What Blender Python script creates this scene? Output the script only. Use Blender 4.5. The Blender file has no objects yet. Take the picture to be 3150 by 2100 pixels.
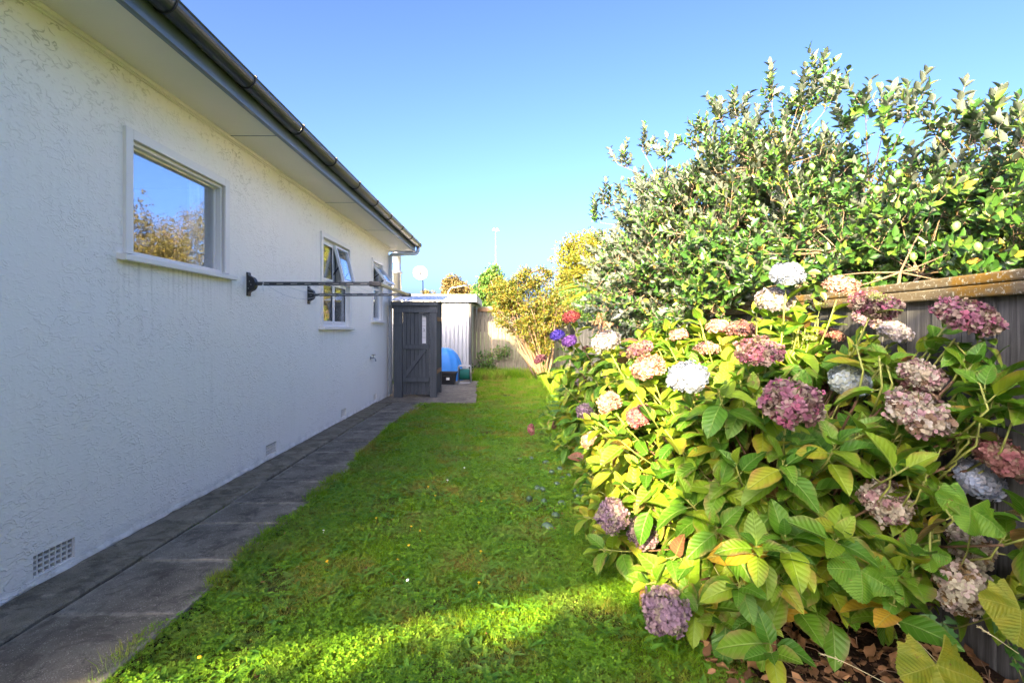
import bpy, math, random
import numpy as np
from mathutils import Vector, Matrix

R = math.radians
random.seed(7)
rng = np.random.default_rng(7)
scene = bpy.context.scene
COL = scene.collection

# ------------------------------------------------------------------ camera, sky, sun, exposure
cam_d = bpy.data.cameras.new("camera")
cam = bpy.data.objects.new("camera", cam_d); COL.objects.link(cam)
CAMH = 1.35
cam.location = (0, 0, CAMH); cam.rotation_euler = (R(90), 0, 0)
cam_d.sensor_width = 36; cam_d.lens = 18.0
cam_d.shift_x = 0.0043; cam_d.shift_y = -0.0102
cam_d.clip_start = 0.05; cam_d.clip_end = 3000
scene.camera = cam

SUN_DIR = Vector((1.0, 2.4, -1.146)).normalized()      # the way the light travels
world = bpy.data.worlds.new("World"); scene.world = world; world.use_nodes = True
wn = world.node_tree; wn.nodes.clear()
sky = wn.nodes.new("ShaderNodeTexSky"); sky.sky_type = 'NISHITA'; sky.sun_disc = False
sky.sun_elevation = math.asin(-SUN_DIR.z)
sky.sun_rotation = math.atan2(-SUN_DIR.x, -SUN_DIR.y) % (2*math.pi)
sky.altitude = 0; sky.air_density = 0.6; sky.dust_density = 5.0; sky.ozone_density = 3.0
wb = wn.nodes.new("ShaderNodeBackground"); wb.inputs[1].default_value = 0.15
wo = wn.nodes.new("ShaderNodeOutputWorld")
hs = wn.nodes.new('ShaderNodeHueSaturation'); hs.inputs['Saturation'].default_value = 1.0
gm = wn.nodes.new('ShaderNodeGamma'); gm.inputs[1].default_value = 1.4
wbal = wn.nodes.new('ShaderNodeMixRGB'); wbal.blend_type = 'MULTIPLY'; wbal.inputs[0].default_value = 1; wbal.inputs[2].default_value = (.405, .388, .395, 1)
wn.links.new(sky.outputs[0], hs.inputs['Color']); wn.links.new(hs.outputs[0], gm.inputs[0]); wn.links.new(gm.outputs[0], wbal.inputs[1]); wn.links.new(wbal.outputs[0], wb.inputs[0]); wn.links.new(wb.outputs[0], wo.inputs[0])
sun_d = bpy.data.lights.new("sun", 'SUN'); sun_d.energy = 4.8; sun_d.angle = R(0.6); sun_d.color = (1.0, 0.79, 0.44)
sun = bpy.data.objects.new("sun", sun_d); COL.objects.link(sun)
sun.rotation_euler = SUN_DIR.to_track_quat('-Z', 'Y').to_euler(); sun.location = (-20, -40, 20)
scene.view_settings.view_transform = 'Standard'; scene.view_settings.look = 'None'
scene.view_settings.exposure = 3.02; scene.view_settings.gamma = 1.0
try: scene.view_settings.use_curve_mapping = False
except Exception: pass
scene.cycles.max_bounces = 8; scene.cycles.transparent_max_bounces = 12

# ------------------------------------------------------------------ helpers
def props(o, label=None, cat=None, group=None, kind=None):
    if label: o['label'] = label
    if cat: o['category'] = cat
    if group: o['group'] = group
    if kind: o['kind'] = kind
    return o
def empty(name, loc, label=None, cat=None, group=None, rz=0):
    o = bpy.data.objects.new(name, None); COL.objects.link(o); o.location = loc; o.rotation_euler = (0, 0, rz)
    o.empty_display_size = .1
    return props(o, label, cat, group)
def link(name, me, parent=None, loc=None):
    o = bpy.data.objects.new(name, me); COL.objects.link(o)
    if parent is not None: o.parent = parent
    if loc is not None: o.location = loc
    return o
def off(p):                                     # world origin of an empty chain with no rotation
    v = Vector((0, 0, 0))
    while p is not None: v = v + p.location; p = p.parent
    return v

class MB:
    """collects polygons, builds one mesh"""
    def __init__(s): s.v = []; s.f = []; s.m = []; s.uv = None
    def add(s, vs, fs, mi=0):
        b = len(s.v); s.v += [tuple(v) for v in vs]; s.f += [tuple(b+i for i in f) for f in fs]; s.m += [mi]*len(fs); return s
    def box(s, x0, x1, y0, y1, z0, z1, mi=0):
        return s.add([(x0,y0,z0),(x1,y0,z0),(x1,y1,z0),(x0,y1,z0),(x0,y0,z1),(x1,y0,z1),(x1,y1,z1),(x0,y1,z1)],
                     [(0,3,2,1),(4,5,6,7),(0,1,5,4),(1,2,6,5),(2,3,7,6),(3,0,4,7)], mi)
    def bar(s, a, b, w, h, mi=0, up=(0,0,1)):
        a = Vector(a); b = Vector(b); d = (b-a).normalized(); u = Vector(up)
        x = d.cross(u)
        if x.length < 1e-4: x = d.cross(Vector((1,0,0)))
        x.normalize(); z = x.cross(d)
        q = [(-w/2,-h/2),(w/2,-h/2),(w/2,h/2),(-w/2,h/2)]
        vs = [a+x*i+z*j for i,j in q]+[b+x*i+z*j for i,j in q]
        return s.add(vs, [(0,1,2,3),(7,6,5,4),(0,4,5,1),(1,5,6,2),(2,6,7,3),(3,7,4,0)], mi)
    def tube(s, pts, rad, n=6, mi=0, cap=True):
        pts = [Vector(p) for p in pts]
        if not hasattr(rad, '__len__'): rad = [rad]*len(pts)
        ref = Vector((0,0,1)); rings = []
        prev = None
        for i,p in enumerate(pts):
            d = (pts[min(i+1,len(pts)-1)]-pts[max(i-1,0)]).normalized()
            if prev is None:
                x = d.cross(ref)
                if x.length < .05: x = d.cross(Vector((1,0,0)))
            else:
                x = prev - d*prev.dot(d)
            x.normalize(); prev = x; y = d.cross(x)
            rings.append([p+(x*math.cos(2*math.pi*k/n)+y*math.sin(2*math.pi*k/n))*rad[i] for k in range(n)])
        vs = [v for r in rings for v in r]; fs = []
        for i in range(len(rings)-1):
            for k in range(n):
                a = i*n+k; b = i*n+(k+1)%n
                fs.append((a, b, b+n, a+n))
        if cap: fs.append(tuple(range(n-1,-1,-1))); fs.append(tuple(len(vs)-n+k for k in range(n)))
        return s.add(vs, fs, mi)
    def lathe(s, c, prof, n=16, mi=0, axis='z'):
        vs = []; fs = []
        for r,z in prof:
            for k in range(n):
                a = 2*math.pi*k/n; u = (r*math.cos(a), r*math.sin(a), z)
                if axis == 'x': u = (z, u[0], u[1])
                if axis == 'y': u = (u[0], z, u[1])
                vs.append((c[0]+u[0], c[1]+u[1], c[2]+u[2]))
        for i in range(len(prof)-1):
            for k in range(n):
                a = i*n+k; b = i*n+(k+1)%n; fs.append((a,b,b+n,a+n))
        return s.add(vs, fs, mi)
    def prism(s, poly, z0, z1, mi=0):
        n = len(poly)
        vs = [(x,y,z0) for x,y in poly]+[(x,y,z1) for x,y in poly]
        fs = [tuple(range(n-1,-1,-1)), tuple(range(n,2*n))]+[(i,(i+1)%n,n+(i+1)%n,n+i) for i in range(n)]
        return s.add(vs, fs, mi)
    def mesh(s, name, mats, origin=(0,0,0), smooth=False, bevel=0):
        me = bpy.data.meshes.new(name)
        ox,oy,oz = origin
        me.from_pydata([(x-ox,y-oy,z-oz) for x,y,z in s.v], [], s.f)
        if not isinstance(mats, (list,tuple)): mats = [mats]
        for m in mats: me.materials.append(m)
        if len(mats) > 1: me.polygons.foreach_set('material_index', s.m)
        if smooth: me.polygons.foreach_set('use_smooth', [True]*len(me.polygons))
        me.update(); return me
    def build(s, name, mats, parent=None, smooth=False, bevel=0, keep=False):
        """world coordinates in, object placed relative to its (unrotated) parent"""
        o = link(name, s.mesh(name, mats, off(parent) if parent is not None else (0,0,0), smooth), parent)
        if bevel:
            b = o.modifiers.new('bevel', 'BEVEL'); b.width = bevel; b.segments = 2; b.limit_method = 'ANGLE'; b.angle_limit = R(40)
        return o
    def thing(s, name, mats, label, cat, group=None, smooth=False, bevel=0, kind=None):
        v = np.array(s.v); c = ((v[:,0].min()+v[:,0].max())/2, (v[:,1].min()+v[:,1].max())/2, v[:,2].min())
        o = link(name, s.mesh(name, mats, c, smooth)); o.location = c
        if bevel:
            b = o.modifiers.new('bevel', 'BEVEL'); b.width = bevel; b.segments = 2; b.limit_method = 'ANGLE'; b.angle_limit = R(40)
        return props(o, label, cat, group, kind)

# ---- scattered small pieces as one mesh (numpy)
def np_mesh(name, V, F, mats, mi=None, UV=None, COLR=None, smooth=True):
    """V (n,3); F (m,k) equal sized polygons; UV per vertex; COLR per vertex"""
    me = bpy.data.meshes.new(name)
    n, (m,k) = len(V), F.shape
    me.vertices.add(n); me.vertices.foreach_set('co', V.astype(np.float32).ravel())
    me.loops.add(m*k); me.loops.foreach_set('vertex_index', F.astype(np.int32).ravel())
    me.polygons.add(m)
    me.polygons.foreach_set('loop_start', (np.arange(m)*k).astype(np.int32))
    try: me.polygons.foreach_set('loop_total', np.full(m,k,np.int32))
    except Exception: pass
    if not isinstance(mats, (list,tuple)): mats = [mats]
    for q in mats: me.materials.append(q)
    if mi is not None: me.polygons.foreach_set('material_index', mi.astype(np.int32))
    if UV is not None:
        l = me.uv_layers.new(name='UVMap'); l.data.foreach_set('uv', UV[F.ravel()].astype(np.float32).ravel())
    if COLR is not None:
        a = me.color_attributes.new('Col', 'FLOAT_COLOR', 'POINT')
        a.data.foreach_set('color', np.concatenate([COLR, np.ones((n,1))],1).astype(np.float32).ravel())
    me.update(calc_edges=True)
    if smooth: me.polygons.foreach_set('use_smooth', np.ones(m, bool))
    me.validate()
    return me
def norm(a): return a/np.maximum(np.linalg.norm(a,axis=-1,keepdims=True),1e-9)
def frames(d, up):
    d = norm(d); x = norm(np.cross(d, up)); z = np.cross(x, d)
    return x, d, z
def scatter(TV, TF, pos, d, up, sc):
    """copies of template (y = along d, z = towards up)"""
    x,y,z = frames(d, up); sc = np.asarray(sc)
    if sc.ndim == 1: sc = sc[:,None].repeat(3,1)
    V = pos[:,None,:] + TV[None,:,0:1]*x[:,None,:]*sc[:,None,0:1] + TV[None,:,1:2]*y[:,None,:]*sc[:,None,1:2] + TV[None,:,2:3]*z[:,None,:]*sc[:,None,2:3]
    N = len(pos); nv = len(TV)
    F = TF[None]+(np.arange(N)*nv)[:,None,None]
    return V.reshape(-1,3), F.reshape(-1, TF.shape[1])
def frame_matrix(p, d, up, s):
    d = Vector(d).normalized(); x = d.cross(Vector(up)).normalized(); z = x.cross(d)
    M = Matrix.Identity(4)
    for i in range(3): M[i][0] = x[i]*s; M[i][1] = d[i]*s; M[i][2] = z[i]*s; M[i][3] = p[i]
    return M

# ---- materials
class NT:
    def __init__(s, name):
        s.m = bpy.data.materials.new(name); s.m.use_nodes = True; s.t = s.m.node_tree; s.t.nodes.clear()
        s.out = s.t.nodes.new('ShaderNodeOutputMaterial')
    def n(s, typ, **kw):
        nd = s.t.nodes.new('ShaderNode'+typ)
        for k,v in kw.items():
            if k.startswith('i_'):
                key = k[2:]; key = int(key) if key.isdigit() else key.replace('_',' ')
                if isinstance(v, bpy.types.NodeSocket): s.t.links.new(v, nd.inputs[key])
                else: nd.inputs[key].default_value = v
            else: setattr(nd, k, v)
        return nd
    def link(s, a, b): s.t.links.new(a, b)
    def coord(s, kind='Object'): return s.n('TexCoord').outputs[kind]
    def gpos(s): return s.n('NewGeometry').outputs['Position']
    def mapped(s, src, scale=(1,1,1), loc=(0,0,0), rot=(0,0,0)):
        m = s.n('Mapping'); s.link(src, m.inputs[0]); m.inputs['Scale'].default_value = scale; m.inputs['Location'].default_value = loc; m.inputs['Rotation'].default_value = rot
        return m.outputs[0]
    def noise(s, vec, scale, detail=4, rough=.55, dist=0):
        nd = s.n('TexNoise'); s.link(vec, nd.inputs['Vector']); nd.inputs['Scale'].default_value = scale
        nd.inputs['Detail'].default_value = detail; nd.inputs['Roughness'].default_value = rough; nd.inputs['Distortion'].default_value = dist
        return nd.outputs['Fac']
    def math(s, op, a, b=0.0, clamp=False):
        nd = s.n('Math', operation=op, use_clamp=clamp)
        for i,v in ((0,a),(1,b)):
            if isinstance(v, bpy.types.NodeSocket): s.link(v, nd.inputs[i])
            else: nd.inputs[i].default_value = v
        return nd.outputs[0]
    def ramp(s, fac, stops):
        nd = s.n('ValToRGB'); s.link(fac, nd.inputs[0]); e = nd.color_ramp.elements
        while len(e) < len(stops): e.new(.5)
        for k,(p,c) in enumerate(stops):
            e[k].position = p; e[k].color = (c if hasattr(c,'__len__') else (c,c,c))[:3]+(1,) if hasattr(c,'__len__') else (c,c,c,1)
        return nd.outputs[0]
    def mix(s, fac, a, b, mode='MIX'):
        nd = s.n('MixRGB', blend_type=mode)
        for i,v in ((0,fac),(1,a),(2,b)):
            if isinstance(v, bpy.types.NodeSocket): s.link(v, nd.inputs[i])
            elif i == 0: nd.inputs[0].default_value = v
            else: nd.inputs[i].default_value = tuple(v)[:3]+(1,)
        return nd.outputs[0]
    def bump(s, h, strength=.3, dist=.01):
        nd = s.n('Bump'); s.link(h, nd.inputs['Height']); nd.inputs['Strength'].default_value = strength; nd.inputs['Distance'].default_value = dist
        return nd.outputs[0]
    def rand(s):
        a = s.n('ObjectInfo').outputs['Random']; b = s.n('NewGeometry').outputs['Random Per Island']
        return s.math('FRACT', s.math('ADD', a, b))
    def bsdf(s, color, rough=.6, metal=0, normal=None, spec=.5, trans=None, tcol=None):
        p = s.n('BsdfPrincipled')
        for k,v in (('Base Color',color),('Roughness',rough),('Metallic',metal)):
            if isinstance(v, bpy.types.NodeSocket): s.link(v, p.inputs[k])
            else: p.inputs[k].default_value = (tuple(v)[:3]+(1,)) if hasattr(v,'__len__') else v
        p.inputs['Specular IOR Level'].default_value = spec
        if normal is not None: s.link(normal, p.inputs['Normal'])
        o = p.outputs[0]
        if trans:
            t = s.n('BsdfTranslucent'); c = tcol if tcol is not None else color
            if isinstance(c, bpy.types.NodeSocket): s.link(c, t.inputs[0])
            else: t.inputs[0].default_value = tuple(c)[:3]+(1,)
            mx = s.n('MixShader'); mx.inputs[0].default_value = trans; s.link(o, mx.inputs[1]); s.link(t.outputs[0], mx.inputs[2]); o = mx.outputs[0]
        s.link(o, s.out.inputs[0]); return s.m

def flat_mat(name, c, rough=.5, metal=0, var=.06, scale=8, spec=.5, bump=.0):
    t = NT(name); v = t.gpos(); n = t.noise(v, scale, 5)
    col = t.mix(t.math('MULTIPLY', n, 1.0), tuple(x*(1-var*2) for x in c), tuple(min(x*(1+var*2),1) for x in c))
    return t.bsdf(col, rough, metal, t.bump(n, bump, .01) if bump else None, spec)

def leaf_mat(name, stops, tstops=None, trans=.35, rough=.5, veins=0, back=None, spots=None, spec=.4, edge=None):
    """stops: colours over the per-leaf random; veins needs the leaf UV (u across, v along)"""
    t = NT(name); r = t.rand(); col = t.ramp(r, stops); nrm = None
    tcol = t.ramp(r, tstops) if tstops else col
    if veins:
        uv = t.n('UVMap').outputs[0]; sp = t.n('SeparateXYZ'); t.link(uv, sp.inputs[0])
        u = t.math('ABSOLUTE', t.math('SUBTRACT', sp.outputs[0], .5)); v = sp.outputs[1]
        k = t.math('FRACT', t.math('MULTIPLY', t.math('SUBTRACT', v, t.math('MULTIPLY', u, .55)), veins))
        side = t.math('ABSOLUTE', t.math('SUBTRACT', k, .5))          # 0 at the vein
        sv = t.math('SUBTRACT', 1, t.math('MULTIPLY', side, 11), True)
        mid = t.math('SUBTRACT', 1, t.math('MULTIPLY', u, 26), True)
        vn = t.math('MAXIMUM', t.math('MULTIPLY', sv, .55), mid)
        col = t.mix(t.math('MULTIPLY', vn, .55), col, (.30,.40,.10))
        if edge:
            pos = t.gpos(); nz = t.noise(pos, 22, 4)
            e = t.math('ADD', t.math('MULTIPLY', u, 1.5), t.math('MULTIPLY', v, .55))
            e = t.math('ADD', e, t.math('MULTIPLY', nz, .9))
            e = t.math('ADD', e, t.math('MULTIPLY', r, .35))
            e = t.ramp(t.math('MULTIPLY', e, .5), [(.66,0.0),(.9,1.0)])
            col = t.mix(t.math('MULTIPLY', e, .9), col, edge)
        hgt = t.math('ADD', t.math('MULTIPLY', side, 1.6), t.math('MULTIPLY', mid, -1.0))
        nrm = t.bump(hgt, .55, .0035)
    if spots:
        nz = t.noise(t.gpos(), 120, 2); m = t.ramp(nz, [(.66,0.0),(.72,1.0)]); col = t.mix(m, col, spots)
    if back:
        bf = t.n('NewGeometry').outputs['Backfacing']; col = t.mix(bf, col, back)
    return t.bsdf(col, rough, 0, nrm, spec, trans, tcol)

# ------------------------------------------------------------------ materials
def stucco():
    t = NT('stucco'); p = t.gpos()
    q = t.mapped(p, (1, .62, 1))
    warp = t.n('TexNoise'); t.link(q, warp.inputs['Vector']); warp.inputs['Scale'].default_value = 14; warp.inputs['Detail'].default_value = 2
    add = t.n('VectorMath', operation='MULTIPLY_ADD'); t.link(warp.outputs['Color'], add.inputs[0]); add.inputs[1].default_value = (.05,.05,.05); t.link(q, add.inputs[2])
    n1 = t.noise(add.outputs[0], 27, 1.5, .5)
    ridge = t.math('ABSOLUTE', t.math('SUBTRACT', n1, .5))
    worm = t.math('SUBTRACT', 1, t.math('MULTIPLY', ridge, 20), True)
    mask = t.ramp(t.noise(q, 19, 2), [(.44,0.0),(.54,1.0)])
    w = t.math('MULTIPLY', worm, mask)
    blob = t.ramp(t.noise(q, 48, 2), [(.52,0.0),(.62,1.0)])
    big = t.noise(q, 6, 3)
    h = t.math('ADD', t.math('ADD', w, t.math('MULTIPLY', blob, .35)), t.math('MULTIPLY', big, .8))
    h = t.math('ADD', h, t.math('MULTIPLY', t.noise(q, 110, 2), .25))
    sp = t.n('SeparateXYZ'); t.link(p, sp.inputs[0])
    dirt = t.math('MULTIPLY', t.ramp(t.noise(p, 38, 3), [(.60,0.0),(.66,1.0)]), t.ramp(sp.outputs[2], [(0.0,0.0),(1.0,1.0)]))
    hi = t.n('MapRange'); t.link(sp.outputs[2], hi.inputs[0]); hi.inputs[1].default_value = 2.5; hi.inputs[2].default_value = 3.05
    d2 = t.math('MULTIPLY', t.math('MULTIPLY', w, t.ramp(t.noise(p, 3.0, 2),[(.35,0.0),(.6,1.0)])), hi.outputs[0])
    lo = t.n('MapRange'); t.link(sp.outputs[2], lo.inputs[0]); lo.inputs[1].default_value = .12; lo.inputs[2].default_value = .0
    d3 = t.math('MULTIPLY', lo.outputs[0], t.ramp(t.noise(p, 9, 4),[(.4,0.0),(.65,1.0)]))
    col = t.mix(t.noise(p, 2.2, 4), (.955,.90,.80), (.975,.935,.85))
    col = t.mix(t.math('MULTIPLY', d2, .75), col, (.30,.26,.17))
    col = t.mix(t.math('MULTIPLY', d3, .6), col, (.35,.33,.28))
    # drips and faint stains: under the sills and from the eave
    st = t.noise(t.mapped(p, (1,9,.55)), 1.6, 5, .6)
    stain = t.math('MULTIPLY', t.ramp(st, [(.50,0.0),(.72,1.0)]), t.ramp(t.noise(p, 1.1, 3), [(.42,0.0),(.62,1.0)]))
    col = t.mix(t.math('MULTIPLY', stain, .13), col, (.50,.46,.36))
    def under(y0, y1, zt):
        a1 = t.math('GREATER_THAN', sp.outputs[1], y0); a2 = t.math('LESS_THAN', sp.outputs[1], y1)
        mr = t.n('MapRange'); t.link(sp.outputs[2], mr.inputs[0]); mr.inputs[1].default_value = zt-.34; mr.inputs[2].default_value = zt
        b = t.math('MULTIPLY', mr.outputs[0], t.math('LESS_THAN', sp.outputs[2], zt))
        return t.math('MULTIPLY', t.math('MULTIPLY', a1, a2), b)
    dr = t.ramp(t.noise(t.mapped(p, (1,26,.6)), 1.2, 3), [(.50,0.0),(.66,1.0)])
    u_ = t.math('ADD', t.math('ADD', under(3.22,4.57,1.81), under(6.66,8.06,1.38)), under(9.2,10.12,1.51))
    col = t.mix(t.math('MULTIPLY', t.math('MULTIPLY', u_, dr), .33), col, (.36,.33,.25))
    sv = t.ramp(t.noise(p, 1.7, 3), [(.32,.18),(.66,1.0)])
    h = t.math('MULTIPLY', h, sv)
    return t.bsdf(col, .72, 0, t.bump(h, .75, .0060), .3)
M = {}
M['stucco'] = stucco()
def concrete(name, c1, c2, speck=(.5,.5,.5), sp=1.0, bumps=.5, blot=4.0):
    t = NT(name); p = t.gpos()
    r = t.n('ObjectInfo').outputs['Random']
    big = t.ramp(t.noise(p, blot, 5, .65, .4), [(.35,0.0),(.68,1.0)])
    col = t.mix(big, c1, c2)
    col = t.mix(t.math('MULTIPLY', t.math('SUBTRACT', r, .3), .35, True), col, tuple(x*.45 for x in c1))
    v = t.n('TexVoronoi'); t.link(p, v.inputs['Vector']); v.inputs['Scale'].default_value = 130
    vs = t.ramp(v.outputs['Distance'], [(.18,1.0),(.36,0.0)])
    msk = t.ramp(t.noise(p, 40, 3), [(.47,0.0),(.56,1.0)])
    s_ = t.math('MULTIPLY', t.math('MULTIPLY', vs, msk), .55*sp)
    col = t.mix(s_, col, speck)
    fine = t.noise(p, 220, 3)
    col = t.mix(t.math('MULTIPLY', t.ramp(fine,[(.45,0.0),(.62,1.0)]), .35), col, tuple(x*.35 for x in c1))
    g = t.n('SeparateXYZ'); t.link(t.coord('Generated'), g.inputs[0])
    eg = t.math('MAXIMUM', t.math('ABSOLUTE', t.math('SUBTRACT', g.outputs[0], .5)), t.math('ABSOLUTE', t.math('SUBTRACT', g.outputs[1], .5)))
    eg = t.ramp(t.math('ADD', eg, t.math('MULTIPLY', t.math('SUBTRACT', t.noise(p, 14, 4), .5), .16)), [(.45,0.0),(.50,1.0)])
    if blot < 3.5: col = t.mix(t.math('MULTIPLY', eg, .5), col, tuple(min(1,x*1.7) for x in c2))
    blk = t.ramp(t.noise(p, 5.5, 5, .75, .8), [(.50,0.0),(.60,1.0)])
    col = t.mix(t.math('MULTIPLY', blk, .6), col, tuple(x*.42 for x in c1))
    lich = t.ramp(t.noise(p, 11, 5, .7), [(.60,0.0),(.72,1.0)])
    col = t.mix(t.math('MULTIPLY', lich, .35), col, tuple(min(1,x*1.9) for x in c2))
    h = t.math('ADD', t.math('MULTIPLY', fine, .6), t.math('ADD', vs, t.math('MULTIPLY', t.noise(p, 30, 4), 1.2)))
    return t.bsdf(col, .85, 0, t.bump(h, bumps, .004), .25)
M['paver'] = concrete('paver_concrete', (.115,.106,.083), (.25,.232,.186), (.54,.51,.44), 1.3, .8, 3.0)
M['strip'] = concrete('strip_concrete', (.17,.15,.10), (.32,.285,.21), (.40,.39,.34), .8, 1.0, 5.0)
M['pad'] = concrete('pad_concrete', (.15,.13,.10), (.27,.24,.185), (.4,.4,.36), .5, .5, 3.6)
def wood(name, stops, axis='z', lichen=None, scale=1.0, rough=.8):
    t = NT(name); p = t.coord('Object'); r = t.n('ObjectInfo').outputs['Random']
    comb = t.n('VectorMath', operation='ADD'); t.link(p, comb.inputs[0])
    cc = t.n('CombineXYZ'); t.link(t.math('MULTIPLY', r, 30), cc.inputs[0]); t.link(t.math('MULTIPLY', r, 17), cc.inputs[1]); t.link(cc.outputs[0], comb.inputs[1])
    sc = {'z':(26,26,1.3),'y':(26,1.3,26),'x':(1.3,26,26)}[axis]
    q = t.mapped(comb.outputs[0], tuple(s*scale for s in sc))
    g = t.noise(q, 1.6, 7, .65, .6); g2 = t.noise(q, 6, 3, .6)
    gg = t.math('ADD', t.math('MULTIPLY', g, .75), t.math('MULTIPLY', g2, .25))
    col = t.ramp(gg, stops)
    col = t.mix(t.math('MULTIPLY', r, .35), col, tuple(x*.55 for x in stops[1][1]))
    if lichen:
        pos = t.gpos()
        for c,s_,a,b in lichen:
            col = t.mix(t.ramp(t.noise(pos, s_, 5, .7), [(a,0.0),(b,1.0)]), col, c)
    return t.bsdf(col, rough, 0, t.bump(gg, .7, .006), .2)
M['fence'] = wood('weathered_fence_wood', [(.30,(.020,.020,.021)),(.5,(.065,.066,.068)),(.72,(.135,.138,.142))], 'z')
M['fence_far'] = wood('pale_weathered_wood', [(.30,(.07,.062,.045)),(.5,(.19,.17,.13)),(.72,(.29,.27,.22))], 'z')
M['cap'] = wood('lichen_covered_rail', [(.30,(.045,.036,.022)),(.5,(.10,.08,.05)),(.72,(.16,.14,.10))], 'y',
               [((.13,.075,.012),3.2,.50,.60),((.22,.23,.21),60,.56,.62)])
M['dark_paint'] = wood('dark_grey_stained_wood', [(.30,(.052,.058,.064)),(.5,(.083,.092,.10)),(.72,(.11,.12,.128))], 'z')
M['raw_wood'] = wood('raw_brown_wood', [(.30,(.12,.07,.04)),(.5,(.25,.15,.08)),(.72,(.36,.24,.14))], 'x')
M['white'] = flat_mat('white_paint', (.85,.81,.74), .45, 0, .02, 3)
M['cream'] = flat_mat('cream_trim', (.80,.75,.66), .5, 0, .02, 3)
M['soffit'] = flat_mat('soffit_sheet', (.80,.755,.70), .55, 0, .03, 1.5)
M['upvc'] = flat_mat('white_sash', (.82,.82,.82), .3, 0, .01, 3)
M['fascia'] = flat_mat('slate_blue_fascia', (.15,.19,.25), .4, 0, .08, 20)
def gutter_mat():
    t = NT('dark_gutter'); p = t.gpos()
    n = t.noise(t.mapped(p,(30,2,30)), 1, 5); col = t.mix(t.ramp(n,[(.35,0.0),(.7,1.0)]), (.024,.030,.040), (.060,.066,.075))
    return t.bsdf(col, .32, .25, t.bump(n,.15,.004), .6)
M['gutter'] = gutter_mat()
M['bracket'] = flat_mat('gutter_bracket', (.03,.03,.032), .4, .3)
M['pipe'] = flat_mat('pale_blue_pipe', (.48,.52,.56), .35, 0, .02, 3)
M['roof'] = flat_mat('grey_roofing', (.14,.15,.16), .6, 0, .1, 6)
M['black_plastic'] = flat_mat('black_plastic', (.018,.019,.021), .45, 0, .1, 20)
M['arm_grey'] = flat_mat('dark_grey_powdercoat', (.055,.065,.075), .35, .2, .04, 20)
M['tan_bar'] = flat_mat('beige_aluminium', (.42,.37,.28), .35, .3, .03, 20)
M['cord'] = flat_mat('pale_cord', (.62,.64,.62), .5)
M['steel'] = flat_mat('galvanised_steel', (.36,.37,.38), .35, .8, .08, 12)
M['corrugated'] = flat_mat('white_corrugated_steel', (.36,.365,.37), .35, .1, .03, 4)
M['roof_iron'] = flat_mat('pale_corrugated_iron', (.50,.52,.55), .4, .3, .12, 14)
M['tarp'] = flat_mat('blue_tarpaulin', (.045,.27,.72), .4, 0, .08, 9, .5, .3)
M['green_hose'] = flat_mat('green_hose', (.01,.13,.10), .35)
M['brass'] = flat_mat('old_brass', (.35,.27,.14), .35, .9)
M['red'] = flat_mat('red_brown_brick', (.25,.09,.04), .8)
M['interior'] = flat_mat('interior_plaster', (.22,.22,.22), .9)
M['blind'] = flat_mat('green_grey_slat', (.11,.17,.15), .5)
M['dark_backing'] = flat_mat('vent_dark_backing', (.06,.06,.06), .9)  # dark sheet colour that stands in for shade inside the vents
M['white_sheet'] = flat_mat('white_sheet_behind_door', (.70,.72,.76), .5)
def glass_mat():
    t = NT('window_glass'); n = t.noise(t.gpos(), 1.5, 2)
    tr = t.n('BsdfTransparent'); tr.inputs[0].default_value = (.95,.97,.97,1)
    gl = t.n('BsdfGlossy'); gl.inputs['Roughness'].default_value = .01; gl.inputs['Color'].default_value = (.92,.95,1,1)
    t.link(t.bump(n, .12, .012), gl.inputs['Normal'])
    lw = t.n('LayerWeight'); lw.inputs[0].default_value = .5
    f = t.math('ADD', t.math('MULTIPLY', lw.outputs['Fresnel'], .62), .05, True)
    mx = t.n('MixShader'); t.link(f, mx.inputs[0]); t.link(tr.outputs[0], mx.inputs[1]); t.link(gl.outputs[0], mx.inputs[2]); t.link(mx.outputs[0], t.out.inputs[0]); return t.m
M['glass'] = glass_mat()
M['garage_trim'] = flat_mat('dull_white_trim', (.50,.50,.48), .6, 0, .06, 4)
def lace_mat():
    t = NT('lace_curtain'); p = t.gpos(); n = t.noise(p, 70, 2)
    d = t.n('BsdfTranslucent'); d.inputs[0].default_value = (.8,.8,.8,1); d2 = t.n('BsdfDiffuse'); d2.inputs[0].default_value = (.85,.85,.85,1)
    a = t.n('MixShader'); a.inputs[0].default_value = .35; t.link(d2.outputs[0], a.inputs[1]); t.link(d.outputs[0], a.inputs[2])
    tr = t.n('BsdfTransparent'); mx = t.n('MixShader'); t.link(t.ramp(n,[(.4,.80),(.6,1.0)]), mx.inputs[0]); t.link(tr.outputs[0], mx.inputs[1]); t.link(a.outputs[0], mx.inputs[2])
    t.link(mx.outputs[0], t.out.inputs[0]); return t.m
M['lace'] = lace_mat()
def ground_mat(name, a, b, c):
    t = NT(name); p = t.gpos(); n = t.noise(p, 3.2, 6, .65); n2 = t.noise(p, 60, 4)
    col = t.mix(t.ramp(n,[(.38,0.0),(.62,1.0)]), a, b); col = t.mix(t.ramp(n2,[(.4,0.0),(.62,1.0)]), col, c)
    return t.bsdf(col, .95, 0, t.bump(n2, .8, .012), .1)
M['lawn'] = ground_mat('lawn_soil_and_thatch', (.08,.14,.015), (.15,.16,.03), (.06,.06,.02))
M['far_ground'] = ground_mat('far_grass', (.05,.10,.02), (.09,.12,.03), (.05,.07,.02))
M['mulch'] = ground_mat('dark_mulch', (.022,.013,.008), (.055,.032,.018), (.012,.008,.006))
M['bark'] = flat_mat('brown_bark', (.16,.105,.065), .85, 0, .25, 40, .2, .5)
M['bark_pale'] = flat_mat('pale_bark', (.16,.115,.075), .85, 0, .22, 40, .2, .5)
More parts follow.
